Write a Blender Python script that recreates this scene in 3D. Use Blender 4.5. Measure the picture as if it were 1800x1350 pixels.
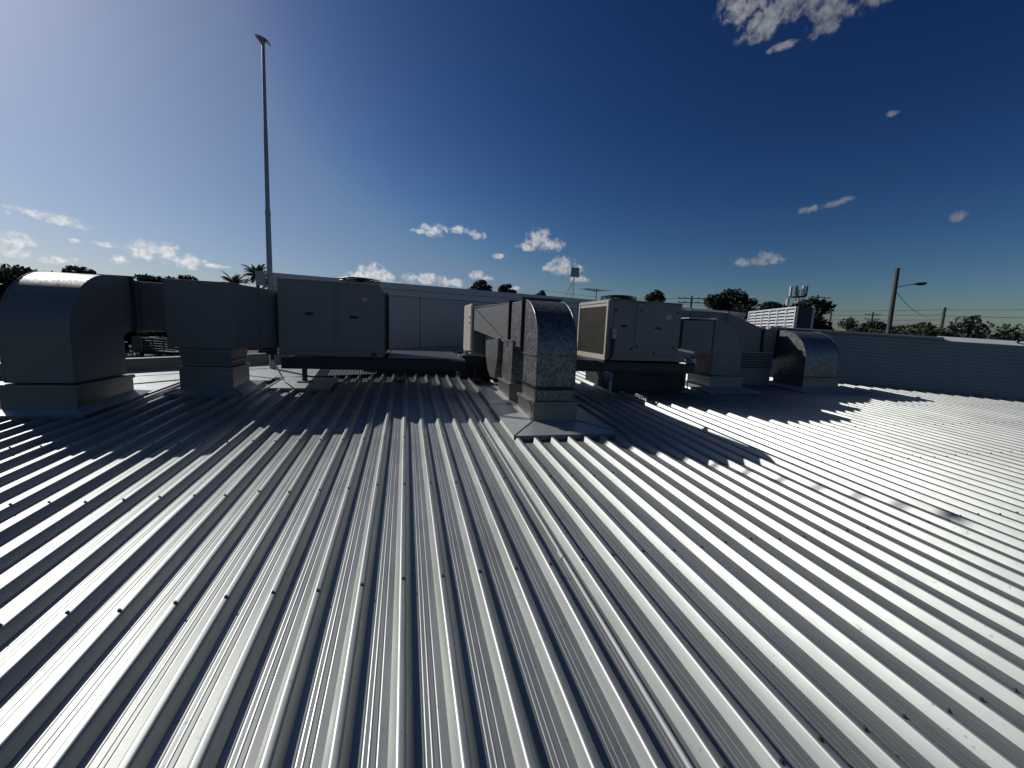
import bpy, math, random
from mathutils import Vector, Matrix
R = math.radians
scene = bpy.context.scene
for o in list(bpy.data.objects): bpy.data.objects.remove(o)
COL = scene.collection
SL = 0.0576527            # rise of the roof per metre of Y
H = 1.348                 # eye height over the rib crests
GROUND = -3.6
def RZ(y): return SL * y

# ------------------------------------------------------------------ camera
cam = bpy.data.cameras.new('camera'); cam.sensor_width = 36; cam.lens = 14.333
cam.clip_start = 0.05; cam.clip_end = 4000
camo = bpy.data.objects.new('camera', cam); COL.objects.link(camo)
yaw, pitch, roll = R(14.805), R(7.716), R(2.486)
fw = Vector((math.sin(yaw)*math.cos(pitch), math.cos(yaw)*math.cos(pitch), -math.sin(pitch)))
rt = Vector((math.cos(yaw), -math.sin(yaw), 0)); up = rt.cross(fw)
r2 = rt*math.cos(roll) + up*math.sin(roll); u2 = up*math.cos(roll) - rt*math.sin(roll)
m = Matrix((r2, u2, -fw)).transposed().to_4x4(); m.translation = (0, 0, H)
camo.matrix_world = m
scene.camera = camo

# ------------------------------------------------------------------ light
SUN_AZ, SUN_EL = -46.0, 33.0     # degrees; azimuth from +Y, negative = towards -X
sv = Vector((math.sin(R(SUN_AZ))*math.cos(R(SUN_EL)), math.cos(R(SUN_AZ))*math.cos(R(SUN_EL)), math.sin(R(SUN_EL))))
sun = bpy.data.lights.new('sun', 'SUN'); sun.energy = 5.0; sun.angle = R(0.53); sun.color = (1, .975, .94)
suno = bpy.data.objects.new('sun', sun); COL.objects.link(suno)
suno.rotation_euler = sv.to_track_quat('Z', 'Y').to_euler()

world = bpy.data.worlds.new('World'); scene.world = world; world.use_nodes = True
wt = world.node_tree; wt.nodes.clear()
def N(t, typ, **kw):
    n = t.nodes.new(typ)
    for k, v in kw.items():
        if k == 'inp':
            for kk, vv in v.items(): n.inputs[kk].default_value = vv
        else: setattr(n, k, v)
    return n
sky = N(wt, 'ShaderNodeTexSky', sky_type='NISHITA'); sky.sun_disc = False
sky.sun_elevation = R(SUN_EL); sky.sun_rotation = R(SUN_AZ)
sky.altitude = 300; sky.air_density = 1.0; sky.dust_density = 1.1; sky.ozone_density = 3.0
SKY_STR = 0.081
# small cumulus: (azimuth, elevation, half width, half height, tilt, brightness) in degrees
CLOUDS = [(-32.9,8.1,2.6,.45,-8,1),(-35.5,8.0,.3,.15,0,1),(-35.2,5.7,1.2,.8,0,.9),(-35.4,4.8,1.1,.5,0,.9),(-31.8,6.4,.5,.22,0,1),
 (-29.6,6.4,1.0,.25,0,1),(-32.8,4.5,1.4,.45,0,.95),(-28.9,5.1,.9,.45,0,.95),(-26.8,6.3,1.5,1.0,0,1),(-25.2,6.4,1.3,1.0,0,1),(-23.4,5.6,1.8,.75,0,1),
 (-20.9,5.5,1.4,.25,0,1),(-4.2,6.4,2.0,1.1,0,1),(-2.8,6.1,1.6,.7,0,1),(-6,5.8,1.5,.7,0,1),(2.5,6.1,3.0,.75,0,1),(6.2,5.8,2.4,.6,0,1),(-3,5.0,3.4,.5,0,1),
 (3.4,12.3,2.0,.75,0,.8),(2.0,12.0,1.6,.4,0,.8),(6.8,12.6,1.3,.55,0,.8),(9.3,12.1,1.2,.55,-10,.75),(17.6,11.9,1.9,1.3,0,.72),(19.3,11.3,1.8,.9,0,.72),(16.0,10.9,1.5,.5,0,.7),
 (12.3,9.6,.9,.35,0,.75),(20.9,8.7,2.0,1.2,0,.66),(19.4,8.2,1.8,.5,0,.66),(22.6,8.2,1.4,.6,0,.66),(23.3,7.0,1.4,.5,0,.66),(9.5,7.0,1.2,.6,0,.85),(10.7,6.7,1.0,.4,0,.85),(14.3,5.4,1.2,.4,0,.8),
 (44.9,9.4,1.5,.75,0,.5),(46.3,9.2,1.1,.5,0,.5),(42.8,9.0,1.1,.5,0,.5),(48.9,14.2,1.2,.4,8,.33),(51.4,14.6,1.3,.35,12,.33),(60.4,12.0,.8,.45,0,.3),
 (54.5,21.8,.6,.3,0,.13),(44.4,29.3,1.5,.35,5,.18),(46.5,32.8,6.0,1.6,0,.26),(42.6,31.6,3.0,1.3,15,.26),(48.2,31.0,2.0,1.5,50,.24),(52.6,31.2,3.4,.9,10,.2),(40.6,33.2,3.4,1.2,0,.27),
 (-60,7,4,1.0,0,1),(-75,9,3,.8,0,1),(85,8,4,1,0,.4),(110,10,4,1.2,0,.4),(150,9,5,1.3,0,.5),(-120,9,5,1.3,0,.7),(-160,12,4,1,0,.5),(20,55,6,1.6,0,.3),(130,35,5,1.5,0,.3)]
geo = N(wt, 'ShaderNodeTexCoord'); sep = N(wt, 'ShaderNodeSeparateXYZ'); wt.links.new(geo.outputs['Generated'], sep.inputs[0])
def mth(t, op, a, b=None, c=None, clamp=False):
    n = t.nodes.new('ShaderNodeMath'); n.operation = op; n.use_clamp = clamp
    for i, v in enumerate((a, b, c)):
        if v is None: continue
        if isinstance(v, (int, float)): n.inputs[i].default_value = v
        else: t.links.new(v, n.inputs[i])
    return n.outputs[0]
az = mth(wt, 'MULTIPLY', mth(wt, 'ARCTAN2', sep.outputs[0], sep.outputs[1]), 180/math.pi)
el = mth(wt, 'MULTIPLY', mth(wt, 'ARCSINE', sep.outputs[2]), 180/math.pi)
cv = N(wt, 'ShaderNodeCombineXYZ'); wt.links.new(az, cv.inputs[0]); wt.links.new(el, cv.inputs[1])
def noise(t, vec, sc, det=5, rough=.55, dist=0.0):
    n = N(t, 'ShaderNodeTexNoise'); n.inputs['Scale'].default_value = sc; n.inputs['Detail'].default_value = det
    n.inputs['Roughness'].default_value = rough; n.inputs['Distortion'].default_value = dist
    if vec is not None: t.links.new(vec, n.inputs['Vector'])
    return n
n1 = noise(wt, cv.outputs[0], 1.1, 7, .52, .35)
n3w = noise(wt, cv.outputs[0], 1.9, 4, .5)
# deep, clear-air blue: each channel of the sky falls off a little faster away from the sun
ssp = N(wt, 'ShaderNodeSeparateColor'); wt.links.new(sky.outputs[0], ssp.inputs[0]); scb = N(wt, 'ShaderNodeCombineColor')
for i, (g_, c_) in enumerate(((2.3, .148), (1.95, .205), (1.7, .295))):
    v = ssp.outputs[i]
    if g_ != 1.0: v = mth(wt, 'MINIMUM', mth(wt, 'MULTIPLY', mth(wt, 'POWER', v, g_), c_), mth(wt, 'MULTIPLY', v, (.80, .90, 1.08)[i]))
    wt.links.new(v, scb.inputs[i])
best = None
for (a, e, w, h_, ti, br) in CLOUDS:
    mp = N(wt, 'ShaderNodeMapping', vector_type='TEXTURE')
    mp.inputs['Location'].default_value = (a, e, 0); mp.inputs['Rotation'].default_value = (0, 0, R(ti)); mp.inputs['Scale'].default_value = (w*1.25, h_*1.35, 1)
    wt.links.new(cv.outputs[0], mp.inputs[0])
    ln = N(wt, 'ShaderNodeVectorMath', operation='LENGTH'); wt.links.new(mp.outputs[0], ln.inputs[0])
    best = ln.outputs['Value'] if best is None else mth(wt, 'MINIMUM', best, ln.outputs['Value'])
best = mth(wt, 'SUBTRACT', 1.0, best, None, True)
nn = mth(wt, 'MULTIPLY', mth(wt, 'SUBTRACT', n1.outputs[0], .50), 2.3)
dens = mth(wt, 'ADD', best, nn)
mr = N(wt, 'ShaderNodeMapRange', interpolation_type='SMOOTHSTEP', inp={1: .05, 2: .90}); wt.links.new(dens, mr.inputs[0])
fade = N(wt, 'ShaderNodeMapRange', interpolation_type='SMOOTHSTEP', inp={1: 0.0, 2: .3}); wt.links.new(best, fade.inputs[0])
opac = N(wt, 'ShaderNodeMapRange', inp={1: 15, 2: 50, 3: .97, 4: .6}); wt.links.new(az, opac.inputs[0])
mask = mth(wt, 'MULTIPLY', mth(wt, 'MULTIPLY', mr.outputs[0], fade.outputs[0]), opac.outputs[0])
core = N(wt, 'ShaderNodeMapRange', inp={1: .35, 2: .65, 3: .70, 4: 1.08}); wt.links.new(n3w.outputs[0], core.inputs[0])
bright = N(wt, 'ShaderNodeMapRange', inp={1: -15, 2: 55, 3: 1.0, 4: .32}); wt.links.new(az, bright.inputs[0])
cb = mth(wt, 'MULTIPLY', mth(wt, 'MULTIPLY', core.outputs[0], bright.outputs[0]), 1.3/SKY_STR)
cc = N(wt, 'ShaderNodeVectorMath', operation='SCALE'); cc.inputs[0].default_value = (.94, .97, 1.02); wt.links.new(cb, cc.inputs['Scale'])
mix = N(wt, 'ShaderNodeMix', data_type='RGBA'); wt.links.new(mask, mix.inputs['Factor'])
wt.links.new(scb.outputs[0], mix.inputs['A']); wt.links.new(cc.outputs[0], mix.inputs['B'])
bg = N(wt, 'ShaderNodeBackground'); bg.inputs[1].default_value = SKY_STR; wt.links.new(mix.outputs['Result'], bg.inputs[0])
wo = N(wt, 'ShaderNodeOutputWorld'); wt.links.new(bg.outputs[0], wo.inputs[0])

vs = scene.view_settings; vs.view_transform = 'Standard'; vs.look = 'None'; vs.exposure = -0.7; vs.gamma = 1; vs.use_curve_mapping = False

# ------------------------------------------------------------------ materials
def pmat(name, col, rough=.5, metal=0.0, var=.12, vscale=3.0, rvar=.08, bump=0.0, bscale=20, spangle=0.0, spscale=90, streak=0.0, specks=0.0, spec=.5, stretch=(1, 1, 1)):
    mt = bpy.data.materials.new(name); mt.use_nodes = True; t = mt.node_tree
    bs = t.nodes['Principled BSDF']; bs.inputs['Metallic'].default_value = metal
    bs.inputs['Specular IOR Level'].default_value = spec
    g = N(t, 'ShaderNodeNewGeometry')
    mp = N(t, 'ShaderNodeMapping'); mp.inputs['Scale'].default_value = stretch; t.links.new(g.outputs['Position'], mp.inputs[0])
    n = noise(t, mp.outputs[0], vscale, 6, .6)
    f = N(t, 'ShaderNodeMapRange', inp={1: .25, 2: .75, 3: 1-var, 4: 1+var}); t.links.new(n.outputs[0], f.inputs[0])
    val = f.outputs[0]
    oi = N(t, 'ShaderNodeObjectInfo')
    orr = N(t, 'ShaderNodeMapRange', inp={3: 1-var*.35, 4: 1+var*.35}); t.links.new(oi.outputs['Random'], orr.inputs[0])
    val = mth(t, 'MULTIPLY', val, orr.outputs[0])
    rr = N(t, 'ShaderNodeMapRange', inp={1: .25, 2: .75, 3: max(.05, rough-rvar), 4: rough+rvar})
    n3 = noise(t, mp.outputs[0], vscale*2.3+1, 5, .6); t.links.new(n3.outputs[0], rr.inputs[0]); rv = rr.outputs[0]
    if spangle:
        v = N(t, 'ShaderNodeTexVoronoi'); v.inputs['Scale'].default_value = spscale; t.links.new(g.outputs['Position'], v.inputs['Vector'])
        s = N(t, 'ShaderNodeSeparateColor'); t.links.new(v.outputs['Color'], s.inputs[0])
        sm = N(t, 'ShaderNodeMapRange', inp={3: 1-spangle, 4: 1+spangle}); t.links.new(s.outputs[0], sm.inputs[0])
        val = mth(t, 'MULTIPLY', val, sm.outputs[0])
        rv = mth(t, 'ADD', rv, mth(t, 'MULTIPLY', mth(t, 'SUBTRACT', s.outputs[1], .5), .16))
    if streak:
        mp2 = N(t, 'ShaderNodeMapping'); mp2.inputs['Scale'].default_value = (30, .7, 30); t.links.new(g.outputs['Position'], mp2.inputs[0])
        n4 = noise(t, mp2.outputs[0], 1.0, 4, .6)
        sm = N(t, 'ShaderNodeMapRange', inp={1: .3, 2: .7, 3: 1-streak, 4: 1+streak}); t.links.new(n4.outputs[0], sm.inputs[0])
        val = mth(t, 'MULTIPLY', val, sm.outputs[0])
        rv = mth(t, 'ADD', rv, mth(t, 'MULTIPLY', mth(t, 'SUBTRACT', n4.outputs[0], .5), .12))
    if specks:
        n5 = noise(t, g.outputs['Position'], 38, 3, .6); n6 = noise(t, g.outputs['Position'], 2.2, 2, .5)
        th = mth(t, 'ADD', n5.outputs[0], mth(t, 'MULTIPLY', mth(t, 'SUBTRACT', n6.outputs[0], .5), .35))
        sp = N(t, 'ShaderNodeMapRange', interpolation_type='SMOOTHSTEP', inp={1: .66, 2: .74, 3: 1.0, 4: 1-specks}); t.links.new(th, sp.inputs[0])
        val = mth(t, 'MULTIPLY', val, sp.outputs[0])
    sc = N(t, 'ShaderNodeVectorMath', operation='SCALE'); sc.inputs[0].default_value = [c*.82 for c in col]; t.links.new(val, sc.inputs['Scale'])
    t.links.new(sc.outputs[0], bs.inputs['Base Color']); t.links.new(rv, bs.inputs['Roughness'])
    if bump:
        bn = noise(t, mp.outputs[0], bscale, 4, .5); b = N(t, 'ShaderNodeBump'); b.inputs['Strength'].default_value = bump; b.inputs['Distance'].default_value = .01
        t.links.new(bn.outputs[0], b.inputs['Height']); t.links.new(b.outputs[0], bs.inputs['Normal'])
    return mt
M = {}
M['roof'] = pmat('zincalume_roof', (.45, .465, .435), .48, .67, .13, 1.1, .05, .07, 4, streak=.09, specks=.32)
M['flash_shade'] = pmat('zincalume_shade_tone', (.26, .26, .25), .48, .75, .10, 2.5, .07, .06, 6, specks=.25)  # darker copy of the zincalume, shade on the upstands put into the colour
M['tray'] = pmat('zincalume_lit_tone', (.62, .63, .60), .50, .5, .10, 2.5, .07, .06, 6, specks=.25)  # brighter copy of the same zincalume, sunlight on the trays put into the colour
M['screw'] = pmat('screw_zinc', (.12, .12, .12), .45, .6)
M['galv'] = pmat('galvanised_duct', (.25, .25, .245), .46, .72, .2, 4, .08, .08, 12, spangle=.42, spscale=42)
M['duct'] = pmat('smooth_duct', (.215, .215, .21), .52, .30, .08, 1.5, .06, .05, 5, spangle=.05, spscale=60)
M['black'] = pmat('black_mastic', (.012, .012, .013), .5, 0)
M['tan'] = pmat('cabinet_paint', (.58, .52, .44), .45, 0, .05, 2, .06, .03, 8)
M['shade_cab'] = pmat('cabinet_paint_shade', (.28, .265, .25), .45, 0, .05, 2, .06, .03, 8)  # darker copy of the tan cabinet paint, shade of the fronts put into it
M['coil'] = pmat('coil_fins', (.10, .092, .075), .5, .4, .2, 8)
M['guard'] = pmat('black_wire', (.015, .015, .016), .4, .2)
M['steel'] = pmat('galvanised_steel', (.40, .41, .42), .5, .7, .15, 5)
M['dark_steel'] = pmat('dark_steel', (.06, .063, .067), .55, .4, .2, 4)
M['wall'] = pmat('wall_panel', (.42, .425, .43), .42, .1, .04, .8, .05, .04, 3)
M['fascia'] = pmat('fascia_metal', (.50, .51, .52), .45, .3, .05, 1)
M['clad'] = pmat('wall_cladding', (.33, .36, .39), .50, .9, .08, .7, .06, .05, 3)
M['white'] = pmat('white_paint', (.75, .76, .76), .45, 0, .05)
M['pvc'] = pmat('pvc_pipe', (.62, .62, .60), .4, 0, .06)
M['blue'] = pmat('blue_tag', (.12, .16, .35), .5, 0)
M['mast'] = pmat('mast_paint', (.34, .36, .37), .4, .35, .08, 2)
M['kerb'] = pmat('kerb_render', (.28, .27, .25), .7, 0, .12, 2)
M['bark'] = pmat('bark', (.10, .08, .06), .9, 0, .3, 6)
M['wood'] = pmat('weathered_pole', (.10, .09, .075), .85, 0, .2, 3, stretch=(3, 3, .3))
M['asphalt'] = pmat('asphalt', (.05, .05, .052), .85, 0, .2, .6)
M['conc'] = pmat('building_render', (.35, .34, .33), .8, 0, .08)
M['farwhite'] = pmat('far_wall', (.7, .7, .68), .7, 0, .05)
M['rubber'] = pmat('rubber', (.015, .015, .015), .8)
M['carblack'] = pmat('car_black', (.012, .013, .015), .2, 0, .02, spec=.8)
M['carwhite'] = pmat('car_white', (.65, .66, .66), .3, 0, .02)
M['glass'] = pmat('dark_glass', (.01, .012, .014), .08, 0, .0, rvar=.01, spec=.8)
M['chrome'] = pmat('chrome', (.7, .7, .7), .15, 1.0, rvar=.03)
def leafmat(name, col):
    mt = bpy.data.materials.new(name); mt.use_nodes = True; t = mt.node_tree
    bs = t.nodes['Principled BSDF']; out = t.nodes['Material Output']
    g = N(t, 'ShaderNodeNewGeometry'); n = noise(t, g.outputs['Position'], .9, 3, .6)
    f = N(t, 'ShaderNodeMapRange', inp={1: .3, 2: .7, 3: .55, 4: 1.5}); t.links.new(n.outputs[0], f.inputs[0])
    sc = N(t, 'ShaderNodeVectorMath', operation='SCALE'); sc.inputs[0].default_value = col; t.links.new(f.outputs[0], sc.inputs['Scale'])
    t.links.new(sc.outputs[0], bs.inputs['Base Color']); bs.inputs['Roughness'].default_value = .6
    tr = N(t, 'ShaderNodeBsdfTranslucent'); t.links.new(sc.outputs[0], tr.inputs[0])
    mx = N(t, 'ShaderNodeMixShader', inp={0: .3}); t.links.new(bs.outputs[0], mx.inputs[1]); t.links.new(tr.outputs[0], mx.inputs[2]); t.links.new(mx.outputs[0], out.inputs[0])
    return mt
M['leaf'] = leafmat('leaf_dark', (.022, .032, .016)); M['leaf2'] = leafmat('leaf_olive', (.06, .075, .028)); M['palm'] = leafmat('leaf_palm', (.025, .035, .018))
# ground: asphalt with worn lighter patches and green verge
def groundmat():
    mt = pmat('ground_grass', (.055, .085, .028), .9, 0, .35, .15); return mt
M['grass'] = groundmat()

# ------------------------------------------------------------------ mesh helpers
class MB:
    def __init__(s): s.v = []; s.f = []
    def add(s, vs, fs):
        o = len(s.v); s.v += [tuple(p) for p in vs]; s.f += [tuple(i+o for i in f) for f in fs]; return s
    def box(s, x0, x1, y0, y1, z0, z1):
        return s.add([(x0,y0,z0),(x1,y0,z0),(x1,y1,z0),(x0,y1,z0),(x0,y0,z1),(x1,y0,z1),(x1,y1,z1),(x0,y1,z1)],
                     [(0,3,2,1),(4,5,6,7),(0,1,5,4),(1,2,6,5),(2,3,7,6),(3,0,4,7)])
    def hexa(s, b, t):     # four bottom and four top corners, counterclockwise from above
        return s.add(list(b)+list(t), [(0,3,2,1),(4,5,6,7),(0,1,5,4),(1,2,6,5),(2,3,7,6),(3,0,4,7)])
    def prism(s, pts, axis, a, b):   # outline extruded along an axis
        def P(p, q):
            return {'x': (q, p[0], p[1]), 'y': (p[0], q, p[1]), 'z': (p[0], p[1], q)}[axis]
        n = len(pts)
        return s.add([P(p, a) for p in pts]+[P(p, b) for p in pts],
                     [tuple(range(n-1, -1, -1)), tuple(range(n, 2*n))]+[(i, (i+1) % n, n+(i+1) % n, n+i) for i in range(n)])
    def tube(s, p0, p1, r0, r1=None, n=8, cap=True):
        r1 = r0 if r1 is None else r1; p0 = Vector(p0); p1 = Vector(p1); d = (p1-p0).normalized()
        a = d.orthogonal().normalized(); b = d.cross(a)
        c = [(math.cos(2*math.pi*i/n), math.sin(2*math.pi*i/n)) for i in range(n)]
        vs = [p0+a*x*r0+b*y*r0 for x, y in c]+[p1+a*x*r1+b*y*r1 for x, y in c]
        fs = [(i, (i+1) % n, n+(i+1) % n, n+i) for i in range(n)]
        if cap: fs += [tuple(range(n-1, -1, -1)), tuple(range(n, 2*n))]
        return s.add(vs, fs)
    def path(s, pts, r, n=8):
        for a, b in zip(pts, pts[1:]): s.tube(a, b, r, r, n)
        return s
    def ring(s, c, rad, r, axis='z', n=28, m=5):
        vs = []; fs = []
        for i in range(n):
            t = 2*math.pi*i/n
            for j in range(m):
                q = 2*math.pi*j/m; x = (rad+r*math.cos(q))*math.cos(t); y = (rad+r*math.cos(q))*math.sin(t); z = r*math.sin(q)
                vs.append((c[0]+x, c[1]+y, c[2]+z))
                fs.append((i*m+j, ((i+1) % n)*m+j, ((i+1) % n)*m+(j+1) % m, i*m+(j+1) % m))
        return s.add(vs, fs)
    def mesh(s, name):
        me = bpy.data.meshes.new(name); me.from_pydata(s.v, [], s.f); me.update(); return me
def link(name, me, mat, parent=None, bevel=0, smooth=None):
    if mat is not None and not me.materials: me.materials.append(mat)
    if smooth is not None:
        me.shade_smooth(); me.set_sharp_from_angle(angle=R(smooth))
    o = bpy.data.objects.new(name, me); COL.objects.link(o)
    if parent is not None:
        o.parent = parent
        o.matrix_parent_inverse = root_matrix(parent).inverted()
    if bevel:
        b = o.modifiers.new('bevel', 'BEVEL'); b.width = bevel; b.segments = 2; b.limit_method = 'ANGLE'; b.angle_limit = R(40)
    return o
def root_matrix(o):
    m = o.matrix_basis.copy()
    if o.parent: m = root_matrix(o.parent) @ o.matrix_parent_inverse @ m
    return m
def part(name, mb, mat, parent, bevel=0, smooth=None): return link(name, mb.mesh(name), M[mat], parent, bevel, smooth)
def tag(o, label, cat, group=None):
    o['label'] = label; o['category'] = cat
    if group: o['group'] = group
    return o
def thing(name, label, cat, loc=(0, 0, 0), group=None):
    o = bpy.data.objects.new(name, None); COL.objects.link(o); o.location = loc; o.empty_display_size = .2
    return tag(o, label, cat, group)
def structure(name, mb, mat):
    o = part(name, mb, mat, None); o['kind'] = 'structure'; return o
rnd = random.Random(7)

# ------------------------------------------------------------------ ground
structure('ground', MB().add([(-900,-900,GROUND),(900,-900,GROUND),(900,1500,GROUND),(-900,1500,GROUND)], [(0,1,2,3)]), 'grass')
structure('car_park', MB().add([(-46,-30,GROUND+.02),(40,-30,GROUND+.02),(40,75,GROUND+.02),(-20,92,GROUND+.02),(-34,80,GROUND+.02),(-34,40,GROUND+.02),(-46,36,GROUND+.02)], [(0,1,2,3,4,5,6)]), 'asphalt')

# ------------------------------------------------------------------ roof of ribbed sheets
def kerb_y(x): return 8.4+.6*(x+2.7)
def wallr_y(x): return 8.10-.722*(x-9.0)
def block_y(x): return 11.1+.187*(x+3.1)
def end_y(x):
    e = min(kerb_y(x)+.10, block_y(x)-.02)
    if x > 9.0: e = min(e, wallr_y(x)+.05)
    return e
P = .19066; X0 = -.0038; Y_START = -4.0
PD = -.045; CR = .014; FL = .006      # pan depth, crest radius, half of the flat on top
crest = [(FL+CR*math.sin(R(q)), -CR*(1-math.cos(R(q)))) for q in (0, 12, 24, 36, 48, 60)]
BH = crest[-1][0]+(-PD+crest[-1][1])/math.tan(R(60))
def rib(c, dz=0): return [(c-BH, PD+dz)]+[(c-x, z+dz) for x, z in crest[::-1]]+[(c+x, z+dz) for x, z in crest]+[(c+BH, PD+dz)]
def stiff(c, d): return [(c-.0042,PD),(c-.0010,PD+d),(c+.0010,PD+d),(c+.0042,PD)]
prof = [(BH, PD)]
for k in range(4):
    prof += stiff(k*P+P*.5-.022, -.0011)+stiff(k*P+P*.5, .0011)+stiff(k*P+P*.5+.022, -.0011)
    c = (k+1)*P
    if k < 3: prof += rib(c)
    else: prof += rib(c, .0014)[:-1]+[(c+BH+.003, PD+.0045), (c+BH+.0035, PD+.0005)]
nseg = 10
vs_ = []; fs_ = []
for j in range(nseg+1):
    vs_ += [(x, j/nseg, z) for x, z in prof]
n_ = len(prof)
for j in range(nseg):
    for i in range(n_-1): fs_.append((j*n_+i, j*n_+i+1, (j+1)*n_+i+1, (j+1)*n_+i))
sheet_me = bpy.data.meshes.new('roof_sheet'); sheet_me.from_pydata(vs_, [], fs_); sheet_me.update(); sheet_me.shade_smooth(); sheet_me.set_sharp_from_angle(angle=R(12.5)); sheet_me.materials.append(M['roof'])
roof = bpy.data.objects.new('roof', None); COL.objects.link(roof); roof['kind'] = 'structure'
tilt = math.atan(SL); ct = math.cos(tilt)
k = -47
while True:
    x = X0+k*P
    if x > 19: break
    xm = x+2*P
    y1 = max(Y_START+.5, min(end_y(x+.04), end_y(x+4*P)) if xm < 9 else max(end_y(x), end_y(x+4*P)))
    o = bpy.data.objects.new('roof_sheet', sheet_me); COL.objects.link(o); o.parent = roof
    o.location = (x, Y_START, RZ(Y_START)); o.rotation_euler = (tilt, 0, 0); o.scale = (1, (y1-Y_START)/ct, 1)
    k += 4
# roof screws on the crests
sm = MB()
def hexring(r, z): return [(r*math.cos(i*math.pi/3), r*math.sin(i*math.pi/3), z) for i in range(6)]
sm.add(hexring(.0090, .0)+hexring(.0082, .0025), [(i, (i+1) % 6, 6+(i+1) % 6, 6+i) for i in range(6)]+[(6,7,8,9,10,11)])
sm.add(hexring(.0055, .0025)+hexring(.0050, .0085), [(i, (i+1) % 6, 6+(i+1) % 6, 6+i) for i in range(6)]+[(6,7,8,9,10,11)])
screw_me = sm.mesh('screw'); screw_me.materials.append(M['screw'])
rows = [.86, 1.915, 2.982, 4.059, 5.13, 6.2, 7.27, 8.34, 9.4]
spots = []
for i in range(-45, 88):
    for y in rows:
        x = X0+i*P
        if y > end_y(x)-.3: continue
        if x < -3 and y > 5.6: continue
        jx = rnd.uniform(-.003, .003); jy = rnd.uniform(-.02, .02)
        d = Vector((x, y, RZ(y)-H)); u_ = d.dot(r2)/d.dot(fw) if d.dot(fw) > .1 else 9
        vis = d.dot(fw) > .1 and abs(u_) < 1.28 and abs(d.dot(u2)/d.dot(fw)) < .96
        spots.append((0 if vis else 1, d.length, x+jx, y+jy))
spots.sort()
for q, (v, d, x, y) in enumerate(spots[:300]):
    o = bpy.data.objects.new('screw', screw_me); COL.objects.link(o); o.parent = roof
    o.location = (x, y, RZ(y)+.0012); o.rotation_euler = (tilt+rnd.uniform(-.05, .05), rnd.uniform(-.05, .05), rnd.uniform(0, 1))
rest = MB()
for (v, d, x, y) in spots[300:]:
    rest.add([(p[0]+x, p[1]+y, p[2]+RZ(y)+.0012) for p in sm.v], sm.f)
ro = part('distant_screws', rest, 'screw', roof); ro['kind'] = 'stuff'
# body of the building under the roof
body = MB()
outline = [(-8.9,-3.9),(18.5,-3.9),(18.5,wallr_y(18.5)),(9.3,wallr_y(9.3)+.1),(8.5,12.8),(1.5,kerb_y(1.5)+.2),(-8.9,kerb_y(-8.9)+.2)]
nb = len(outline)
body.add([(x, y, GROUND) for x, y in outline]+[(x, y, RZ(y)-.06) for x, y in outline], [(i, (i+1) % nb, nb+(i+1) % nb, nb+i) for i in range(nb)]+[tuple(range(nb, 2*nb))])
structure('building_shell', body, 'conc')

# ------------------------------------------------------------------ low parapet and tray flashings at the left
pt = thing('parapet', 'low rendered parapet kerb with thin metal capping behind the left-hand ducts', 'parapet', (-4.0, kerb_y(-4.0), RZ(7.6)))
def along(x0, x1, off0, off1, z0, z1, fn=kerb_y, sx=.6):
    # strip that follows a slanting line: off = distance in +Y
    return ([(x0, fn(x0)+off0, RZ(fn(x0))+z0), (x1, fn(x1)+off0, RZ(fn(x1))+z0), (x1, fn(x1)+off1, RZ(fn(x1))+z0), (x0, fn(x0)+off1, RZ(fn(x0))+z0)],
            [(x0, fn(x0)+off0, RZ(fn(x0))+z1), (x1, fn(x1)+off0, RZ(fn(x1))+z1), (x1, fn(x1)+off1, RZ(fn(x1))+z1), (x0, fn(x0)+off1, RZ(fn(x0))+z1)])
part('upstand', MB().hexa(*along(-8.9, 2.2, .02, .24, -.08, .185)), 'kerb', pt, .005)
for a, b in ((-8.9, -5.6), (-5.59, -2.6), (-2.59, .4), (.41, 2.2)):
    part('capping', MB().hexa(*along(a, b, -.012, .27, .186, .200)), 'flash_shade', pt)
tr = thing('tray_flashing', 'sunlit flat sheet metal tray flashing between the left-hand ducts and the parapet', 'flashing', (-3.4, 6.6, RZ(6.6)))
def tray_panel(x0, x1, ya0, ya1, yb0, yb1, z, name='tray_panel', parent=None):
    f = [(x0, ya0), (x1, ya1), (x1, yb1), (x0, yb0)]
    return part(name, MB().hexa([(x, y, RZ(y)+z-.004) for x, y in f], [(x, y, RZ(y)+z) for x, y in f]), 'tray', parent)
for i, (a, b) in enumerate(((-8.9, -6.4), (-6.41, -4.62), (-4.63, -3.1), (-3.11, -2.0), (-2.01, -.5))):
    lo = (5.66, 5.66) if b < -4 else (6.02, 6.02) if b < -3 else (6.8, 6.9) if b < -1.9 else (7.15, 7.6)
    lo = (min(lo[0], kerb_y(a)-.3), min(lo[1], kerb_y(b)-.3))
    mid = [kerb_y(v)-.62 for v in (a, b)]
    if mid[0] > lo[0]+.15:
        tray_panel(a, b, lo[0], lo[1], mid[0]+.02, mid[1]+.02, .010, parent=tr)
        tray_panel(a, b, mid[0], mid[1], kerb_y(a)+.02, kerb_y(b)+.02, .016, parent=tr)
    else: tray_panel(a, b, lo[0], lo[1], kerb_y(a)+.02, kerb_y(b)+.02, .012, parent=tr)
for (a, b) in (((-3.9, 6.25), (-2.85, 7.1)), ((-2.4, 7.25), (-1.85, 6.95)), ((-5.3, 5.9), (-4.4, 6.6))):   # folded seams
    part('seam', MB().tube((a[0], a[1], RZ(a[1])+.012), (b[0], b[1], RZ(b[1])+.014), .010, n=5), 'flash_shade', tr)

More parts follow.
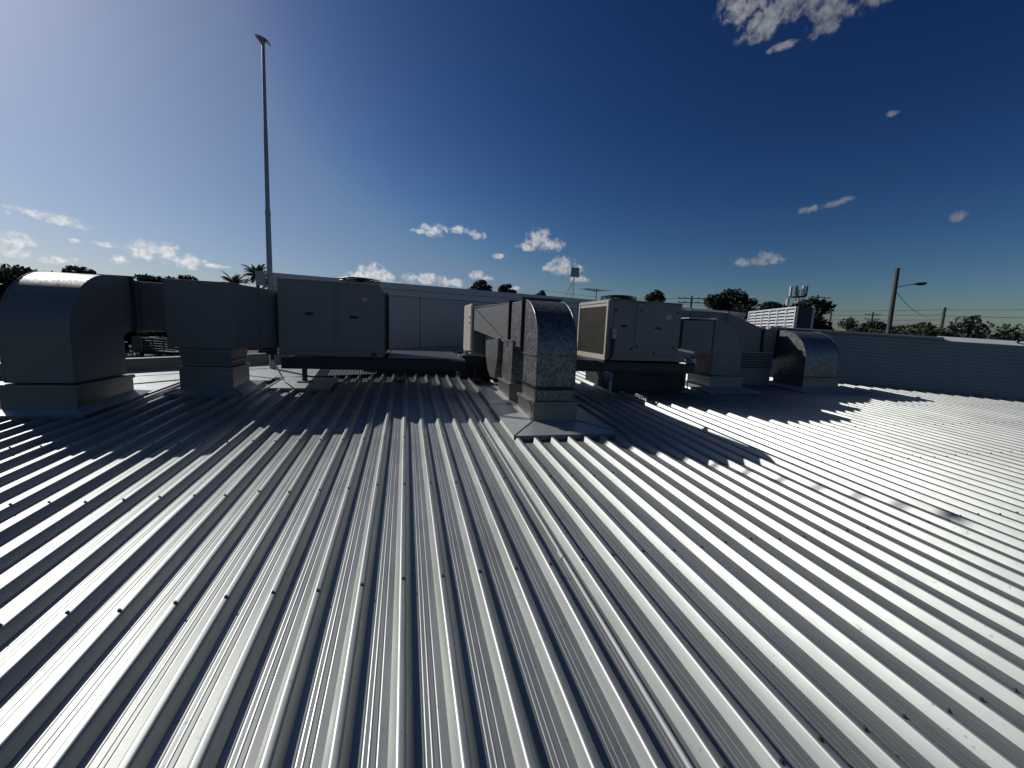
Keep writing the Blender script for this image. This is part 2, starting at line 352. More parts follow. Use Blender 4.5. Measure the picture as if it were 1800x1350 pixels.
# kerb flashings that carry the ducts through the roof
def kerb(name, label, x0, x1, y0, y1, ztop, tx0, tx1, ty0, ty1, seam=True, top_lip=.03, loc=None):
    t = thing(name, label, 'flashing', ((x0+x1)/2, y0, RZ(y0)), None)
    b = [(x0, y0), (x1, y0), (x1, y1), (x0, y1)]
    part('upstand', MB().hexa([(x, y, RZ(y)-.02) for x, y in b], [(x, y, ztop) for x, y in b]), 'flash_shade', t, .004)
    part('drip_edge', MB().box(x0-.016, x1+.016, y0-.016, y1+.016, ztop-.012, ztop+top_lip), 'flash_shade', t, .006)
    # tray with hips: four slopes from the upstand to the edge of the tray, each its own sheet
    T = [(tx0, ty0), (tx1, ty0), (tx1, ty1), (tx0, ty1)]
    hi, lo = .055, .012
    for i in range(4):
        j = (i+1) % 4
        q = [(*T[i], RZ(T[i][1])+lo), (*T[j], RZ(T[j][1])+lo), (*b[j], RZ(b[j][1])+hi), (*b[i], RZ(b[i][1])+hi)]
        part('tray_sheet', MB().hexa([(x, y, z-.004) for x, y, z in q], q), 'tray', t)
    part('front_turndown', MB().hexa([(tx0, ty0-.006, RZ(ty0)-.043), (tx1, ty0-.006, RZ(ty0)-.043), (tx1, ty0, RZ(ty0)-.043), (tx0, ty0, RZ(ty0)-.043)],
                                     [(tx0, ty0-.006, RZ(ty0)+.013), (tx1, ty0-.006, RZ(ty0)+.013), (tx1, ty0, RZ(ty0)+.013), (tx0, ty0, RZ(ty0)+.013)]), 'flash_shade', t)
    if seam:
        for i in (0, 1):
            a, c = T[i], b[i]
            part('hip_seam', MB().tube((*a, RZ(a[1])+lo+.002), (*c, RZ(c[1])+hi+.002), .006, n=5), 'flash_shade', t)
    return t

# ------------------------------------------------------------------ ducts
def arc(cx, cz, r, a0, a1, n=14): return [(cx+r*math.cos(R(a0+(a1-a0)*i/n)), cz+r*math.sin(R(a0+(a1-a0)*i/n))) for i in range(n+1)]
def seam_path(pts, r, parent, mat, name='seam'): part(name, MB().path(pts, r, 6), mat, parent, smooth=40)
def flange_ring(x0, x1, z0, z1, y0, y1, w, mat, parent, name='flange'):   # frame in the XZ plane
    mb = MB(); mb.box(x0-w, x1+w, y0, y1, z1-.004, z1+w); mb.box(x0-w, x1+w, y0, y1, z0-w, z0+.004)
    mb.box(x0-w, x0+.004, y0, y1, z0+.004, z1-.004); mb.box(x1-.004, x1+w, y0, y1, z0+.004, z1-.004)
    return part(name, mb, mat, parent)
def flange_h(x0, x1, y0, y1, z0, z1, w, mat, parent, name='flange'):
    mb = MB(); mb.box(x0-w, x1+w, y0-w, y0+.004, z0, z1); mb.box(x0-w, x1+w, y1-.004, y1+w, z0, z1)
    mb.box(x0-w, x0+.004, y0+.004, y1-.004, z0, z1); mb.box(x1-.004, x1+w, y0+.004, y1-.004, z0, z1)
    return part(name, mb, mat, parent)

# --- central duct: front riser and elbow, straight piece, transition to the unit behind
kerb('kerb_flashing', 'bright hipped kerb flashing under the central elbow duct', 1.425, 1.965, 4.38, 5.05, .50, 1.10, 2.34, 3.99, 5.32)
d = thing('supply_duct', 'spangled galvanised elbow duct rising in the centre of the roof, nearest the camera', 'duct', (1.7, 4.7, .5))
x0, x1 = 1.46, 1.93
part('riser', MB().box(x0, x1, 4.42, 5.0, .505, 1.05), 'galv', d, .004)
part('mastic_band', MB().box(x0-.004, x1+.004, 4.416, 5.004, .655, .70), 'black', d)
prof_e = [(5.05, 1.72), (5.05, 1.11), (5.02, 1.10), (5.0, 1.07), (5.0, 1.055), (4.42, 1.055)]
e_out = arc(5.05, 1.085, .63, 180, 90, 16)
part('elbow', MB().prism([(y, z) for y, z in e_out]+[(5.05, 1.11), (5.015, 1.10), (5.0, 1.055), (4.42, 1.055)], 'x', x0, x1), 'galv', d, smooth=30)
for xx in (x0, x1):
    seam_path([(xx, y, z) for y, z in [(4.42, .51), (4.42, 1.08)]+e_out], .0065, d, 'galv')
flange_h(x0, x1, 4.42, 5.0, 1.043, 1.062, .012, 'galv', d, 'joint')
flange_ring(x0, x1, 1.11, 1.715, 5.052, 5.085, .035, 'guard', d)
part('straight_section', MB().box(x0, x1, 5.086, 5.74, 1.11, 1.715), 'galv', d, .004)
flange_ring(x0, x1, 1.11, 1.715, 5.742, 5.775, .035, 'rubber', d)
tb = MB(); A = [(x0,5.777,1.12),(x1,5.777,1.12),(x1,5.777,1.71),(x0,5.777,1.71)]; B = [(1.17,7.24,1.30),(2.0,7.24,1.30),(2.0,7.24,1.69),(1.17,7.24,1.69)]
tb.add(A+B, [(0,1,2,3),(7,6,5,4),(0,4,5,1),(1,5,6,2),(2,6,7,3),(3,7,4,0)])
part('transition', tb, 'duct', d, .003)
seam_path([(1.165, 7.2, 1.68), (x0-.004, 5.8, 1.13)], .008, d, 'rubber', 'crease')
seam_path([(x0-.002, 5.79, 1.715), (1.165, 7.22, 1.692)], .006, d, 'galv')
# --- return riser behind it
kerb('kerb_flashing', 'pale kerb flashing under the shorter riser behind the central elbow duct', 1.40, 1.94, 5.43, 6.10, .565, 1.12, 2.30, 5.33, 6.6, seam=False)
d = thing('return_duct', 'short galvanised riser with a bulged side, behind the central elbow duct', 'duct', (1.68, 5.8, .57))
part('riser', MB().prism([(5.47, .58), (5.47, 1.17), (6.06, 1.17), (6.085, .95), (6.05, .58)], 'x', 1.43, 1.91), 'galv', d, .004)
part('offset_box', MB().prism([(6.09, .93), (6.09, 1.20), (7.25, 1.22), (7.25, .80), (6.6, .55), (6.25, .55)], 'x', 1.36, 1.95), 'galv', d, .004)
flange_h(1.43, 1.91, 5.47, 6.05, 1.172, 1.19, .014, 'duct', d, 'joint')

# --- left-hand big elbow
kerb('kerb_flashing', 'shaded kerb flashing under the big elbow duct at the far left', -3.87, -3.25, 5.09, 6.0, .56, -3.97, -3.13, 4.98, 6.15)
d = thing('elbow_duct', 'large smooth elbow duct at far left with a bright curved top', 'duct', (-3.56, 5.5, .5))
x0, x1 = -3.84, -3.28
part('riser', MB().box(x0, x1, 5.12, 5.95, .60, 1.07), 'duct', d, .004)
eo = arc(5.78, 1.09, .66, 180, 90, 18)
part('elbow', MB().prism(eo+[(6.12, 1.75), (6.12, 1.13), (5.95, 1.075), (5.12, 1.075)], 'x', x0, x1), 'duct', d, smooth=30)
for xx in (x0, x1): seam_path([(xx, 5.12, .61), (xx, 5.12, 1.09)]+[(xx, y, z) for y, z in eo]+[(xx, 6.1, 1.75)], .006, d, 'duct')
flange_h(x0, x1, 5.12, 5.95, 1.066, 1.08, .006, 'duct', d, 'joint')
flange_ring(x0, x1, 1.13, 1.75, 6.122, 6.16, .035, 'dark_steel', d)
part('plenum', MB().box(x0, x1, 6.162, 6.95, 1.10, 1.745), 'duct', d, .004)
part('cross_duct', MB().box(x1+.002, -2.1, 6.30, 6.93, 1.12, 1.735), 'duct', d, .004)
# --- second left-hand riser with plenum into the unit
kerb('kerb_flashing', 'stepped kerb flashing under the square duct left of the first cabinet', -2.80, -2.20, 6.08, 6.68, .66, -2.92, -2.06, 5.95, 6.85)
d = thing('plenum_duct', 'square grey plenum duct joined to the left end of the first cabinet', 'duct', (-2.5, 6.1, .6))
part('riser', MB().hexa([(-2.77,6.11,.69),(-2.23,6.11,.69),(-2.23,6.65,.69),(-2.77,6.65,.69)], [(-2.80,6.08,.93),(-2.20,6.08,.93),(-2.20,6.68,.93),(-2.80,6.68,.93)]), 'duct', d, .004)
flange_h(-2.77, -2.23, 6.11, 6.65, .70, .725, .014, 'duct', d, 'joint')
flange_h(-2.79, -2.21, 6.09, 6.67, .765, .785, .012, 'duct', d, 'joint')
part('plenum', MB().box(-2.88, -2.12, 6.02, 6.29, .935, 1.775), 'duct', d, .004)
part('plenum_back', MB().box(-2.09, -2.06, 6.31, 6.94, .94, 1.74), 'duct', d)
tb = MB(); A = [(-2.118,6.03,.945),(-2.118,6.28,.945),(-2.118,6.28,1.765),(-2.118,6.03,1.765)]
tb = MB().hexa([(-2.118,6.03,.945),(-1.765,6.62,.93),(-1.765,7.1,.93),(-2.055,6.95,.945)], [(-2.118,6.03,1.765),(-1.765,6.62,1.74),(-1.765,7.1,1.74),(-2.055,6.95,1.755)])
part('connector', tb, 'duct', d, .004)
seam_path([(-2.119, 6.022, .94), (-2.119, 6.022, 1.77)], .008, d, 'duct')
seam_path([(-1.93, 6.335, .94), (-1.93, 6.335, 1.75)], .006, d, 'duct')

# --- right-hand ducts
kerb('kerb_flashing', 'shaded kerb flashing under the quarter-round duct right of the last cabinet', 5.53, 6.26, 6.40, 7.05, .60, 5.3, 6.5, 6.15, 7.3, seam=False)
d = thing('quarter_round_duct', 'dark duct with quarter-round side, right of the last cabinet', 'duct', (5.9, 6.7, .6))
part('riser', MB().box(5.57, 6.22, 6.45, 7.0, .635, 1.03), 'duct', d, .004)
ec = arc(5.56, 1.04, .66, 0, 90, 16)
part('elbow', MB().prism([(5.545, 1.035), (6.22, 1.035)]+ec+[(5.545, 1.70)], 'y', 6.45, 7.0), 'duct', d, smooth=30)
seam_path([(x, 6.449, z) for x, z in ec], .007, d, 'duct')
flange_h(5.57, 6.22, 6.45, 7.0, 1.024, 1.04, .010, 'duct', d, 'joint')
part('inlet_box', MB().prism([(4.84, 1.12), (5.5, 1.02), (5.5, 1.66), (4.84, 1.63)], 'y', 6.42, 7.0), 'duct', d, .004)
part('lid', MB().box(4.92, 5.535, 6.385, 7.02, 1.664, 1.684), 'fascia', d, .003)
d = thing('reducing_duct', 'long dark horizontal duct with sloping reducer behind the quarter-round duct', 'duct', (6.2, 7.4, 1.0))
part('straight_section', MB().box(4.63, 6.34, 7.06, 7.75, 1.16, 1.86), 'duct', d, .004)
part('joint', MB().box(5.46, 5.50, 7.045, 7.765, 1.15, 1.875), 'duct', d)
part('joint', MB().box(6.325, 6.36, 7.045, 7.765, 1.15, 1.875), 'duct', d)
tb = MB().hexa([(6.362,7.06,1.16),(7.26,7.06,.95),(7.26,7.72,.95),(6.362,7.75,1.16)], [(6.362,7.06,1.86),(7.26,7.06,1.575),(7.26,7.72,1.575),(6.362,7.75,1.86)])
part('reducer', tb, 'duct', d, .003)
part('flange', MB().box(7.262, 7.31, 7.03, 7.75, .92, 1.605), 'guard', d)
part('straight_section', MB().box(7.312, 7.64, 7.06, 7.72, .95, 1.575), 'duct', d, .004)
kerb('kerb_flashing', 'kerb flashing under the far right elbow duct with the spangled side', 7.76, 8.70, 6.42, 7.12, .60, 7.5, 9.0, 6.15, 7.4, seam=False)
d = thing('elbow_duct', 'far right elbow duct with sunlit spangled side and dark curved front', 'duct', (8.2, 6.8, .6))
x0, x1 = 7.79, 8.66
part('riser', MB().box(x0, x1, 6.45, 7.06, .635, .94), 'galv', d, .004)
eo = arc(7.05, .96, .60, 180, 90, 16)
part('elbow', MB().prism(eo+[(7.16, 1.56), (7.16, .98), (7.06, .945), (6.45, .945)], 'x', x0, x1), 'galv', d, smooth=30)
for xx in (x0, x1): seam_path([(xx, 6.45, .64), (xx, 6.45, .96)]+[(xx, y, z) for y, z in eo], .007, d, 'galv')
flange_ring(x0, x1, .98, 1.56, 7.162, 7.20, .04, 'guard', d)
part('plenum', MB().box(7.70, x1, 7.202, 7.80, .96, 1.57), 'duct', d, .004)
flange_h(x0, x1, 6.45, 7.06, .70, .72, .014, 'galv', d, 'joint'); flange_h(x0, x1, 6.45, 7.06, .935, .95, .010, 'galv', d, 'joint')
# ribbed panel between the two risers
d = thing('ribbed_screen', 'low dark box with a ribbed metal panel between the two right-hand risers', 'screen', (6.95, 7.0, .4))
part('box', MB().box(6.36, 7.50, 6.96, 7.6, .38, .74), 'duct', d, .004)
for i in range(6): part('slat', MB().prism([(6.925, .752+i*.055), (6.90, .772+i*.055), (6.925, .792+i*.055), (6.955, .792+i*.055), (6.955, .752+i*.055)], 'x', 6.34, 7.48), 'duct', d)
part('back_sheet', MB().box(6.34, 7.48, 6.956, 6.965, .745, 1.09), 'clad', d)

# ------------------------------------------------------------------ packaged air-conditioning cabinets
def fan_guard(parent, cx, cy, z, rad, h):
    part('fan_shroud', MB().tube((cx, cy, z), (cx, cy, z+.035), rad+.02, rad+.02, 28), 'guard', parent, smooth=40)
    mb = MB()
    for rr, zz in ((rad, h), (rad*.80, h+.012), (rad*.6, h+.018), (rad*.4, h+.02), (rad*.2, h+.02), (rad, h*.5)): mb.ring((cx, cy, z+.03+zz), rr, .006)
    for i in range(8):
        a = i*math.pi/4; c, s = math.cos(a), math.sin(a)
        mb.path([(cx+c*rad, cy+s*rad, z+.03), (cx+c*rad, cy+s*rad, z+.03+h), (cx+c*rad*.6, cy+s*rad*.6, z+.03+h+.018), (cx, cy, z+.03+h+.02)], .006, 5)
    part('fan_guard', mb, 'guard', parent)
    mb = MB(); mb.tube((cx, cy, z+.036), (cx, cy, z+.06), .07, .06, 14)
    for i in range(4):
        a = i*math.pi/2+.4; c, s = math.cos(a), math.sin(a); q = rad*.9
        mb.add([(cx+c*.05-s*.03, cy+s*.05+c*.03, z+.038), (cx+c*.05+s*.05, cy+s*.05-c*.05, z+.055), (cx+c*q+s*.14, cy+s*q-c*.14, z+.06), (cx+c*q-s*.10, cy+s*q+c*.10, z+.038)], [(0,1,2,3)])
    part('fan', mb, 'dark_steel', parent)
def panel(parent, x0, x1, y, z0, z1, mat, handle=None, latches=()):
    p = part('access_panel', MB().box(x0, x1, y-.008, y+.004, z0, z1), mat, parent, .004)
    if handle:
        hx, hz, w = handle
        mb = MB(); mb.box(hx-w, hx+w, y-.014, y-.0085, hz-.018, hz+.018)
        part('handle', mb, 'guard', p, .003)
    for lx, lz in latches: part('latch', MB().box(lx-.010, lx+.010, y-.020, y-.0085, lz-.022, lz+.022), 'guard', p, .003)
    return p
# unit A
u = thing('air_conditioning_unit', 'large shaded rooftop cabinet on the left with wire fan guard on top', 'air conditioner', (-1.03, 6.5, .83), 'packaged rooftop units')
ux0, ux1, uy0, uy1, uz0, uz1 = -1.755, -.30, 6.5, 7.65, .83, 1.90
part('cabinet', MB().prism([(ux0, uz0), (ux1-.05, uz0), (ux1-.012, uz0+.09), (ux1-.012, uz1-.10), (ux1-.085, uz1), (ux0, uz1)], 'y', uy0, uy1), 'shade_cab', u, .006)
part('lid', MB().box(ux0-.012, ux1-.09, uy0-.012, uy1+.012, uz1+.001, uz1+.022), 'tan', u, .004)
panel(u, ux0+.03, -1.015, uy0, .92, 1.88, 'shade_cab', (-1.345, 1.435, .058))
panel(u, -1.003, -.962, uy0, .92, 1.88, 'shade_cab')
panel(u, -.95, -.415, uy0, .92, 1.88, 'shade_cab', (-.74, 1.415, .055))
part('base_rail', MB().box(ux0, ux1-.055, uy0-.010, uy0+.02, .832, .905), 'shade_cab', u, .004)
part('coil', MB().box(ux1-.011, ux1-.001, uy0+.05, uy1-.05, uz0+.10, uz1-.11), 'coil', u)
cg = MB()
for i in range(12): cg.tube((ux1+.012, uy0+.03+i*(uy1-uy0-.06)/11, uz0+.08), (ux1+.012, uy0+.03+i*(uy1-uy0-.06)/11, uz1-.09), .004, n=5)
for i in range(6): cg.tube((ux1+.012, uy0+.03, uz0+.08+i*.18), (ux1+.012, uy1-.03, uz0+.08+i*.18), .005, n=5)
part('coil_guard', cg, 'guard', u)
fan_guard(u, -.72, 7.05, uz1+.022, .30, .06)
part('data_plate', MB().box(-.50, -.42, uy0-.013, uy0-.0105, .845, .893), 'guard', u)
part('warning_label', MB().box(-.62, -.55, uy0-.0095, uy0-.0085, 1.66, 1.71), 'pvc', u)
# unit B
u = thing('air_conditioning_unit', 'tan rooftop cabinet mostly hidden behind the central ducts, only its narrow sunlit end showing', 'air conditioner', (1.85, 7.3, .87), 'packaged rooftop units')
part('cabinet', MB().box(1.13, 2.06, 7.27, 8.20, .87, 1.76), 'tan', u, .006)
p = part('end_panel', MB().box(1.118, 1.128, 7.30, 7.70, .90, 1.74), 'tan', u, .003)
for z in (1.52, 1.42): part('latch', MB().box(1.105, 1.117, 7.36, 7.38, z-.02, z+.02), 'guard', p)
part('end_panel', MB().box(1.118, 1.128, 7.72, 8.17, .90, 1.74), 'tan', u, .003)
part('front_panel', MB().box(1.18, 2.02, 7.262, 7.268, .90, 1.28), 'shade_cab', u, .003)
# unit C
u = thing('air_conditioning_unit', 'tan-framed rooftop cabinet on the right with an exposed coil on its left end', 'air conditioner', (3.9, 6.15, .9), 'packaged rooftop units')
cx0, cx1, cy0, cy1, cz0, cz1 = 3.20, 4.585, 6.15, 7.32, .90, 1.88
part('cabinet', MB().box(cx0+.02, cx1, cy0, cy1, cz0, cz1), 'shade_cab', u, .006)
fr = MB(); fr.box(cx0-.012, cx0+.018, cy0, cy1, cz1-.04, cz1); fr.box(cx0-.012, cx0+.018, cy0, cy1, cz0, cz0+.085); fr.box(cx0-.012, cx0+.018, cy0, cy0+.05, cz0+.085, cz1-.04); fr.box(cx0-.012, cx0+.018, cy1-.05, cy1, cz0+.085, cz1-.04)
part('coil_frame', fr, 'tan', u, .003)
part('coil', MB().box(cx0+.004, cx0+.019, cy0+.051, cy1-.051, cz0+.086, cz1-.041), 'coil', u)
part('coil_header', MB().box(cx0-.006, cx0+.003, cy0+.055, cy1-.055, cz1-.095, cz1-.05), 'tan', u)
fn = MB()
for i in range(46):
    y = cy0+.06+i*(cy1-cy0-.12)/45; fn.box(cx0+.001, cx0+.0035, y-.0015, y+.0015, cz0+.09, cz1-.10)
for i in range(9):
    z = cz0+.12+i*.09; fn.box(cx0-.001, cx0+.0005, cy0+.055, cy1-.055, z-.0025, z+.0025)
part('coil_guard', fn, 'coil', u)
pl = panel(u, cx0+.10, 3.70, cy0, 1.0, 1.86, 'shade_cab', (3.50, 1.47, .055), ((3.33, 1.73), (3.67, 1.10)))
pl = panel(u, 3.715, cx1-.03, cy0, 1.0, 1.86, 'shade_cab', (4.14, 1.46, .058), ((3.80, 1.74), (3.77, 1.14), (4.50, 1.74), (4.47, 1.14), (4.10, 1.04)))
part('base_rail', MB().box(cx0+.10, cx1-.01, cy0-.009, cy0+.02, cz0+.004, cz0+.085), 'shade_cab', u, .004)
part('top_lid', MB().box(cx0+.02, cx1+.006, cy0-.008, cy1+.01, cz1+.001, cz1+.018), 'shade_cab', u, .004)
part('corner_post', MB().box(cx0+.019, cx0+.085, cy0-.006, cy0+.02, cz0+.002, cz1-.002), 'shade_cab', u, .004)
fan_guard(u, 3.62, 6.62, cz1+.018, .30, .05)
part('data_plate', MB().box(4.28, 4.38, cy0-.0095, cy0-.0085, 1.62, 1.69), 'pvc', u)
# isolator and conduits
iso = thing('isolator_switch', 'small grey isolator box with conduits on the front of the right-hand cabinet', 'switch', (3.31, 6.13, 1.3))
part('box', MB().box(3.275, 3.345, 6.085, 6.139, 1.26, 1.42), 'pvc', iso, .006)
part('lever', MB().box(3.30, 3.32, 6.07, 6.084, 1.33, 1.38), 'steel', iso, .003)
for dx in (0, .03):
    part('conduit', MB().path([(3.29+dx, 6.11, 1.262), (3.29+dx, 6.11, 1.08), (3.275+dx, 6.10, 1.0), (3.20+dx, 6.08, .92), (3.14+dx, 6.07, .88), (3.12+dx, 6.07, .80)], .011), 'guard', iso, smooth=50)

# ------------------------------------------------------------------ steel platforms with grating
def platform(label, x0, x1, y0, y1, z, gr, legs, foot=.10, infill_block=None):
    t = thing('service_platform', label, 'platform', ((x0+x1)/2, y0, RZ(y0)), 'platforms under the rooftop units')
    if infill_block:  # solid dark block added as the deep shade; the real legs stand open
        a_, b_, c_, d_ = infill_block; part('infill_block', MB().hexa([(a_,c_,RZ(c_)-.03),(b_,c_,RZ(c_)-.03),(b_,d_,RZ(d_)-.03),(a_,d_,RZ(d_)-.03)], [(a_,c_,z-.162),(b_,c_,z-.162),(b_,d_,z-.162),(a_,d_,z-.162)]), 'dark_steel', t, .004)
    def beam_x(y, name='beam'):
        mb = MB(); mb.box(x0, x1, y-.04, y+.04, z-.012, z-.002); mb.box(x0, x1, y-.04, y+.04, z-.16, z-.15); mb.box(x0, x1, y-.005, y+.005, z-.15, z-.012); part(name, mb, 'dark_steel', t)
    beam_x(y0+.04); beam_x(y1-.04)
    for x in (x0+.04, (x0+x1)/2, x1-.04):
        part('joist', MB().box(x-.03, x+.03, y0+.085, y1-.085, z-.13, z-.02), 'dark_steel', t)
    for (lx, ly) in legs:
        zb = RZ(ly)
        l = part('leg', MB().box(lx-.032, lx+.032, ly-.032, ly+.032, zb+.02, z-.161), 'dark_steel', t, .004)
        part('foot_plate', MB().box(lx-foot, lx+foot, ly-foot, ly+foot, zb+.012, zb+.022), 'steel', l)
    for (gx0, gx1, gy0, gy1) in gr:
        mb = MB(); n = int((gx1-gx0)/.044)
        for i in range(n+1):
            x = gx0+i*(gx1-gx0)/n; mb.box(x-.009, x+.009, gy0, gy1, z+.018, z+.022)
        n = int((gy1-gy0)/.055)
        for i in range(n+1):
            y = gy0+i*(gy1-gy0)/n; mb.box(gx0, gx1, y-.010, y+.010, z+.0221, z+.026)
        for x in (gx0, gx1): mb.box(x-.004, x+.004, gy0, gy1, z, z+.0175)
        part('grating', mb, 'steel', t)
    return t
platform('dark steel platform on legs under the left-hand cabinet', -1.73, .93, 6.46, 8.4, .80, [(-.25, .92, 6.55, 8.38), (-1.70, -.30, 7.68, 8.38)], [(-1.5, 6.84), (-1.6, 8.3), (-.2, 8.3), (.75, 8.2), (-.1, 7.3)], infill_block=(-.75, .90, 7.85, 8.3))
platform('dark steel platform behind the central ducts, carrying the half-hidden tan cabinet', .95, 2.12, 7.05, 8.4, .84, [(.97, 2.10, 7.06, 7.26)], [(1.05, 8.2), (2.02, 8.2), (2.02, 7.2), (1.2, 7.2)], infill_block=(.98, 2.09, 7.5, 8.3))
platform('dark steel platform under the right-hand cabinet with grating at its left end', 2.20, 4.95, 6.10, 7.02, .87, [(2.22, 3.17, 6.14, 7.0), (4.62, 4.93, 6.14, 7.0)], [(4.78, 6.2), (2.3, 6.9)], infill_block=(3.45, 4.90, 6.42, 7.4))
lg = thing('cable_riser', 'short post with blue tape and cable outlet under the right-hand cabinet', 'post', (3.27, 6.1, .36))
part('post', MB().box(3.245, 3.295, 6.03, 6.075, .365, .70), 'steel', lg, .004)
part('tape', MB().box(3.236, 3.304, 6.022, 6.083, .56, .67), 'blue', lg, .004)
part('bracket', MB().box(3.15, 3.24, 6.035, 6.07, .62, .69), 'blue', lg, .004)
# leg tray under unit A
for a in ((-1.86, -1.05, 6.35, 7.2, 'flat metal tray flashing at the foot of the left platform leg'),):
    t = thing('tray_flashing', a[4], 'flashing', (a[0], a[2], RZ(a[2])))
    tray_panel(a[0], a[1], a[2], a[2], a[3], a[3], .008, 'tray', t)
    part('front_turndown', MB().hexa([(a[0], a[2]-.005, RZ(a[2])-.043), (a[1], a[2]-.005, RZ(a[2])-.043), (a[1], a[2], RZ(a[2])-.043), (a[0], a[2], RZ(a[2])-.043)], [(a[0], a[2]-.005, RZ(a[2])+.008), (a[1], a[2]-.005, RZ(a[2])+.008), (a[1], a[2], RZ(a[2])+.008), (a[0], a[2], RZ(a[2])+.008)]), 'flash_shade', t)

# drain pipes
def drain(label, x, y, ztop, xr, yend, lead):
    t = thing('drain_pipe', label, 'pipe', (x, y, RZ(y)))
    zr = lambda yy: RZ(yy)-.0345
    part('vertical_run', MB().path(lead+[(x, y, ztop), (x, y, zr(y)+.03), (x+.005, y-.03, zr(y-.03)+.004)], .012, 8), 'pvc', t, smooth=50)
    part('roof_run', MB().path([(x+.005, y-.03, zr(y-.03)+.004), (xr, y-.3, zr(y-.3)), (xr+.008, (y+yend)/2, zr((y+yend)/2)), (xr-.004, yend, zr(yend))], .0095, 8), 'pvc', t, smooth=50)
    for k in range(1, 8):
        yy = y-.9-k*2.1
        if yy > yend: part('coupling', MB().tube((xr+.004, yy-.03, zr(yy-.03)), (xr+.004, yy+.03, zr(yy+.03)), .012, n=8), 'pvc', t, smooth=50)
drain('thin white drain pipe running down the roof towards the camera from the central platform', .88, 7.12, .80, .862, -2.5, [(1.0, 7.25, .86), (.93, 7.14, .86)])
drain('thin drain pipe dropping from the right end of the right-hand platform', 5.21, 6.62, .87, 5.245, 3.2, [(4.9, 6.5, .90), (5.1, 6.6, .89)])
tp = thing('tap_fitting', 'small pipe trap at the right end of the right-hand platform', 'pipe fitting', (5.03, 6.40, .9))
part('body', MB().box(4.97, 5.10, 6.30, 6.42, .84, .95).tube((5.0, 6.28, .80), (5.0, 6.28, .93), .022), 'pvc', tp, .004)
part('valve', MB().tube((5.06, 6.36, .95), (5.06, 6.36, 1.0), .02).tube((5.0, 6.28, .82), (5.0, 6.38, .79), .016), 'guard', tp)
tp = thing('tap_fitting', 'small pale pipe trap at the lower corner of the half-hidden tan cabinet', 'pipe fitting', (1.03, 7.2, .87))
part('body', MB().tube((1.02, 7.18, .80), (1.02, 7.18, .93), .022).tube((1.02, 7.18, .92), (1.14, 7.24, .92), .018), 'pvc', tp, smooth=50)
tp = thing('tap_fitting', 'cluster of dark pipe fittings at the lower left corner of the left cabinet', 'pipe fitting', (-1.82, 6.55, .85))
part('body', MB().box(-1.93, -1.80, 6.52, 6.6, .83, .93).tube((-1.84, 6.50, .76), (-1.84, 6.50, .93), .025).tube((-1.98, 6.54, .87), (-1.8, 6.54, .87), .02), 'dark_steel', tp, .003)
part('pipe', MB().path([(-1.84, 6.5, .78), (-1.80, 6.47, .70), (-1.78, 6.8, .42), ], .012), 'pvc', tp, smooth=50)

# ------------------------------------------------------------------ raised block behind with panel wall
bw = thing('raised_block', 'raised roof block with flat grey wall panels and a stepped metal fascia, behind the cabinets', 'building', (4, 12, .6))
ang = math.atan(.187); bx0, by0 = -3.1, block_y(-3.1); L = 16.9
cd, sd = math.cos(ang), math.sin(ang)
def bl(u, v, z): return (bx0+cd*u-sd*v, by0+sd*u+cd*v, z)
def bbox(u0, u1, v0, v1, z0, z1): return MB().hexa([bl(u0,v0,z0),bl(u1,v0,z0),bl(u1,v1,z0),bl(u0,v1,z0)], [bl(u0,v0,z1),bl(u1,v0,z1),bl(u1,v1,z1),bl(u0,v1,z1)])
part('core', bbox(0, L, .03, 6, GROUND, 2.30), 'wall', bw)
u = -.0; j0 = (0.38+3.1)/cd
us = [0]+[j0+2.4*k for k in range(-1, 7) if 0 < j0+2.4*k < L]+[L]
for a, b in zip(us, us[1:]): part('wall_panel', bbox(a+.012, b-.012, 0, .028, .45, 2.085), 'wall', bw, .004)
part('fascia', bbox(-.05, L+.05, -.05, .06, 2.09, 2.255), 'fascia', bw, .004)
part('capping', bbox(-.08, L+.08, -.085, .20, 2.257, 2.42), 'fascia', bw, .006)
part('roof_sheeting', bbox(0, L, .21, 6, 2.31, 2.345), 'roof', bw)

# ------------------------------------------------------------------ right-hand wall with horizontal cladding
rw = thing('clad_wall', 'long dark wall with horizontal metal cladding along the right edge of the roof', 'wall', (12.5, wallr_y(12.5), .3))
wd = Vector((1, -.722, 0)).normalized(); wn = Vector((wd.y, -wd.x, 0))    # normal towards the camera
if wn.y > 0: wn = -wn
wo0 = Vector((8.75, wallr_y(8.75), 0))
def wp(u, v, z):   # u along, v towards the camera, z over the roof
    p = wo0+wd*u+wn*v; return (p.x, p.y, RZ((wo0+wd*u).y)+z)
def wbox(u0, u1, v0, v1, z0, z1): return MB().hexa([wp(u0,v1,z0),wp(u1,v1,z0),wp(u1,v0,z0),wp(u0,v0,z0)], [wp(u0,v1,z1),wp(u1,v1,z1),wp(u1,v0,z1),wp(u0,v0,z1)])
nr = 15; hh = 1.13
for s in range(5):
    u0, u1 = s*2.45+.003, (s+1)*2.45-.003
    mb = MB(); pr = []
    for i in range(nr):
        z = .0+i*hh/nr; q = hh/nr
        pr += [(0, z), (0, z+q*.45), (.007, z+q*.60), (.007, z+q*.85), (0, z+q*.995)]
    n = len(pr)
    mb.add([wp(u0, v, z) for v, z in pr]+[wp(u1, v, z) for v, z in pr], [(i, n+i, n+i+1, i+1) for i in range(n-1)])
    part('cladding_sheet', mb, 'clad', rw)
part('core', wbox(0, 12.3, -.20, -.004, -.4, hh-.006), 'clad', rw)
part('apron', wbox(0, 12.3, .0145, .05, .005, .05), 'flash_shade', rw)
part('capping', wbox(0, 3.3, -.22, .03, hh, hh+.045), 'flash_shade', rw)
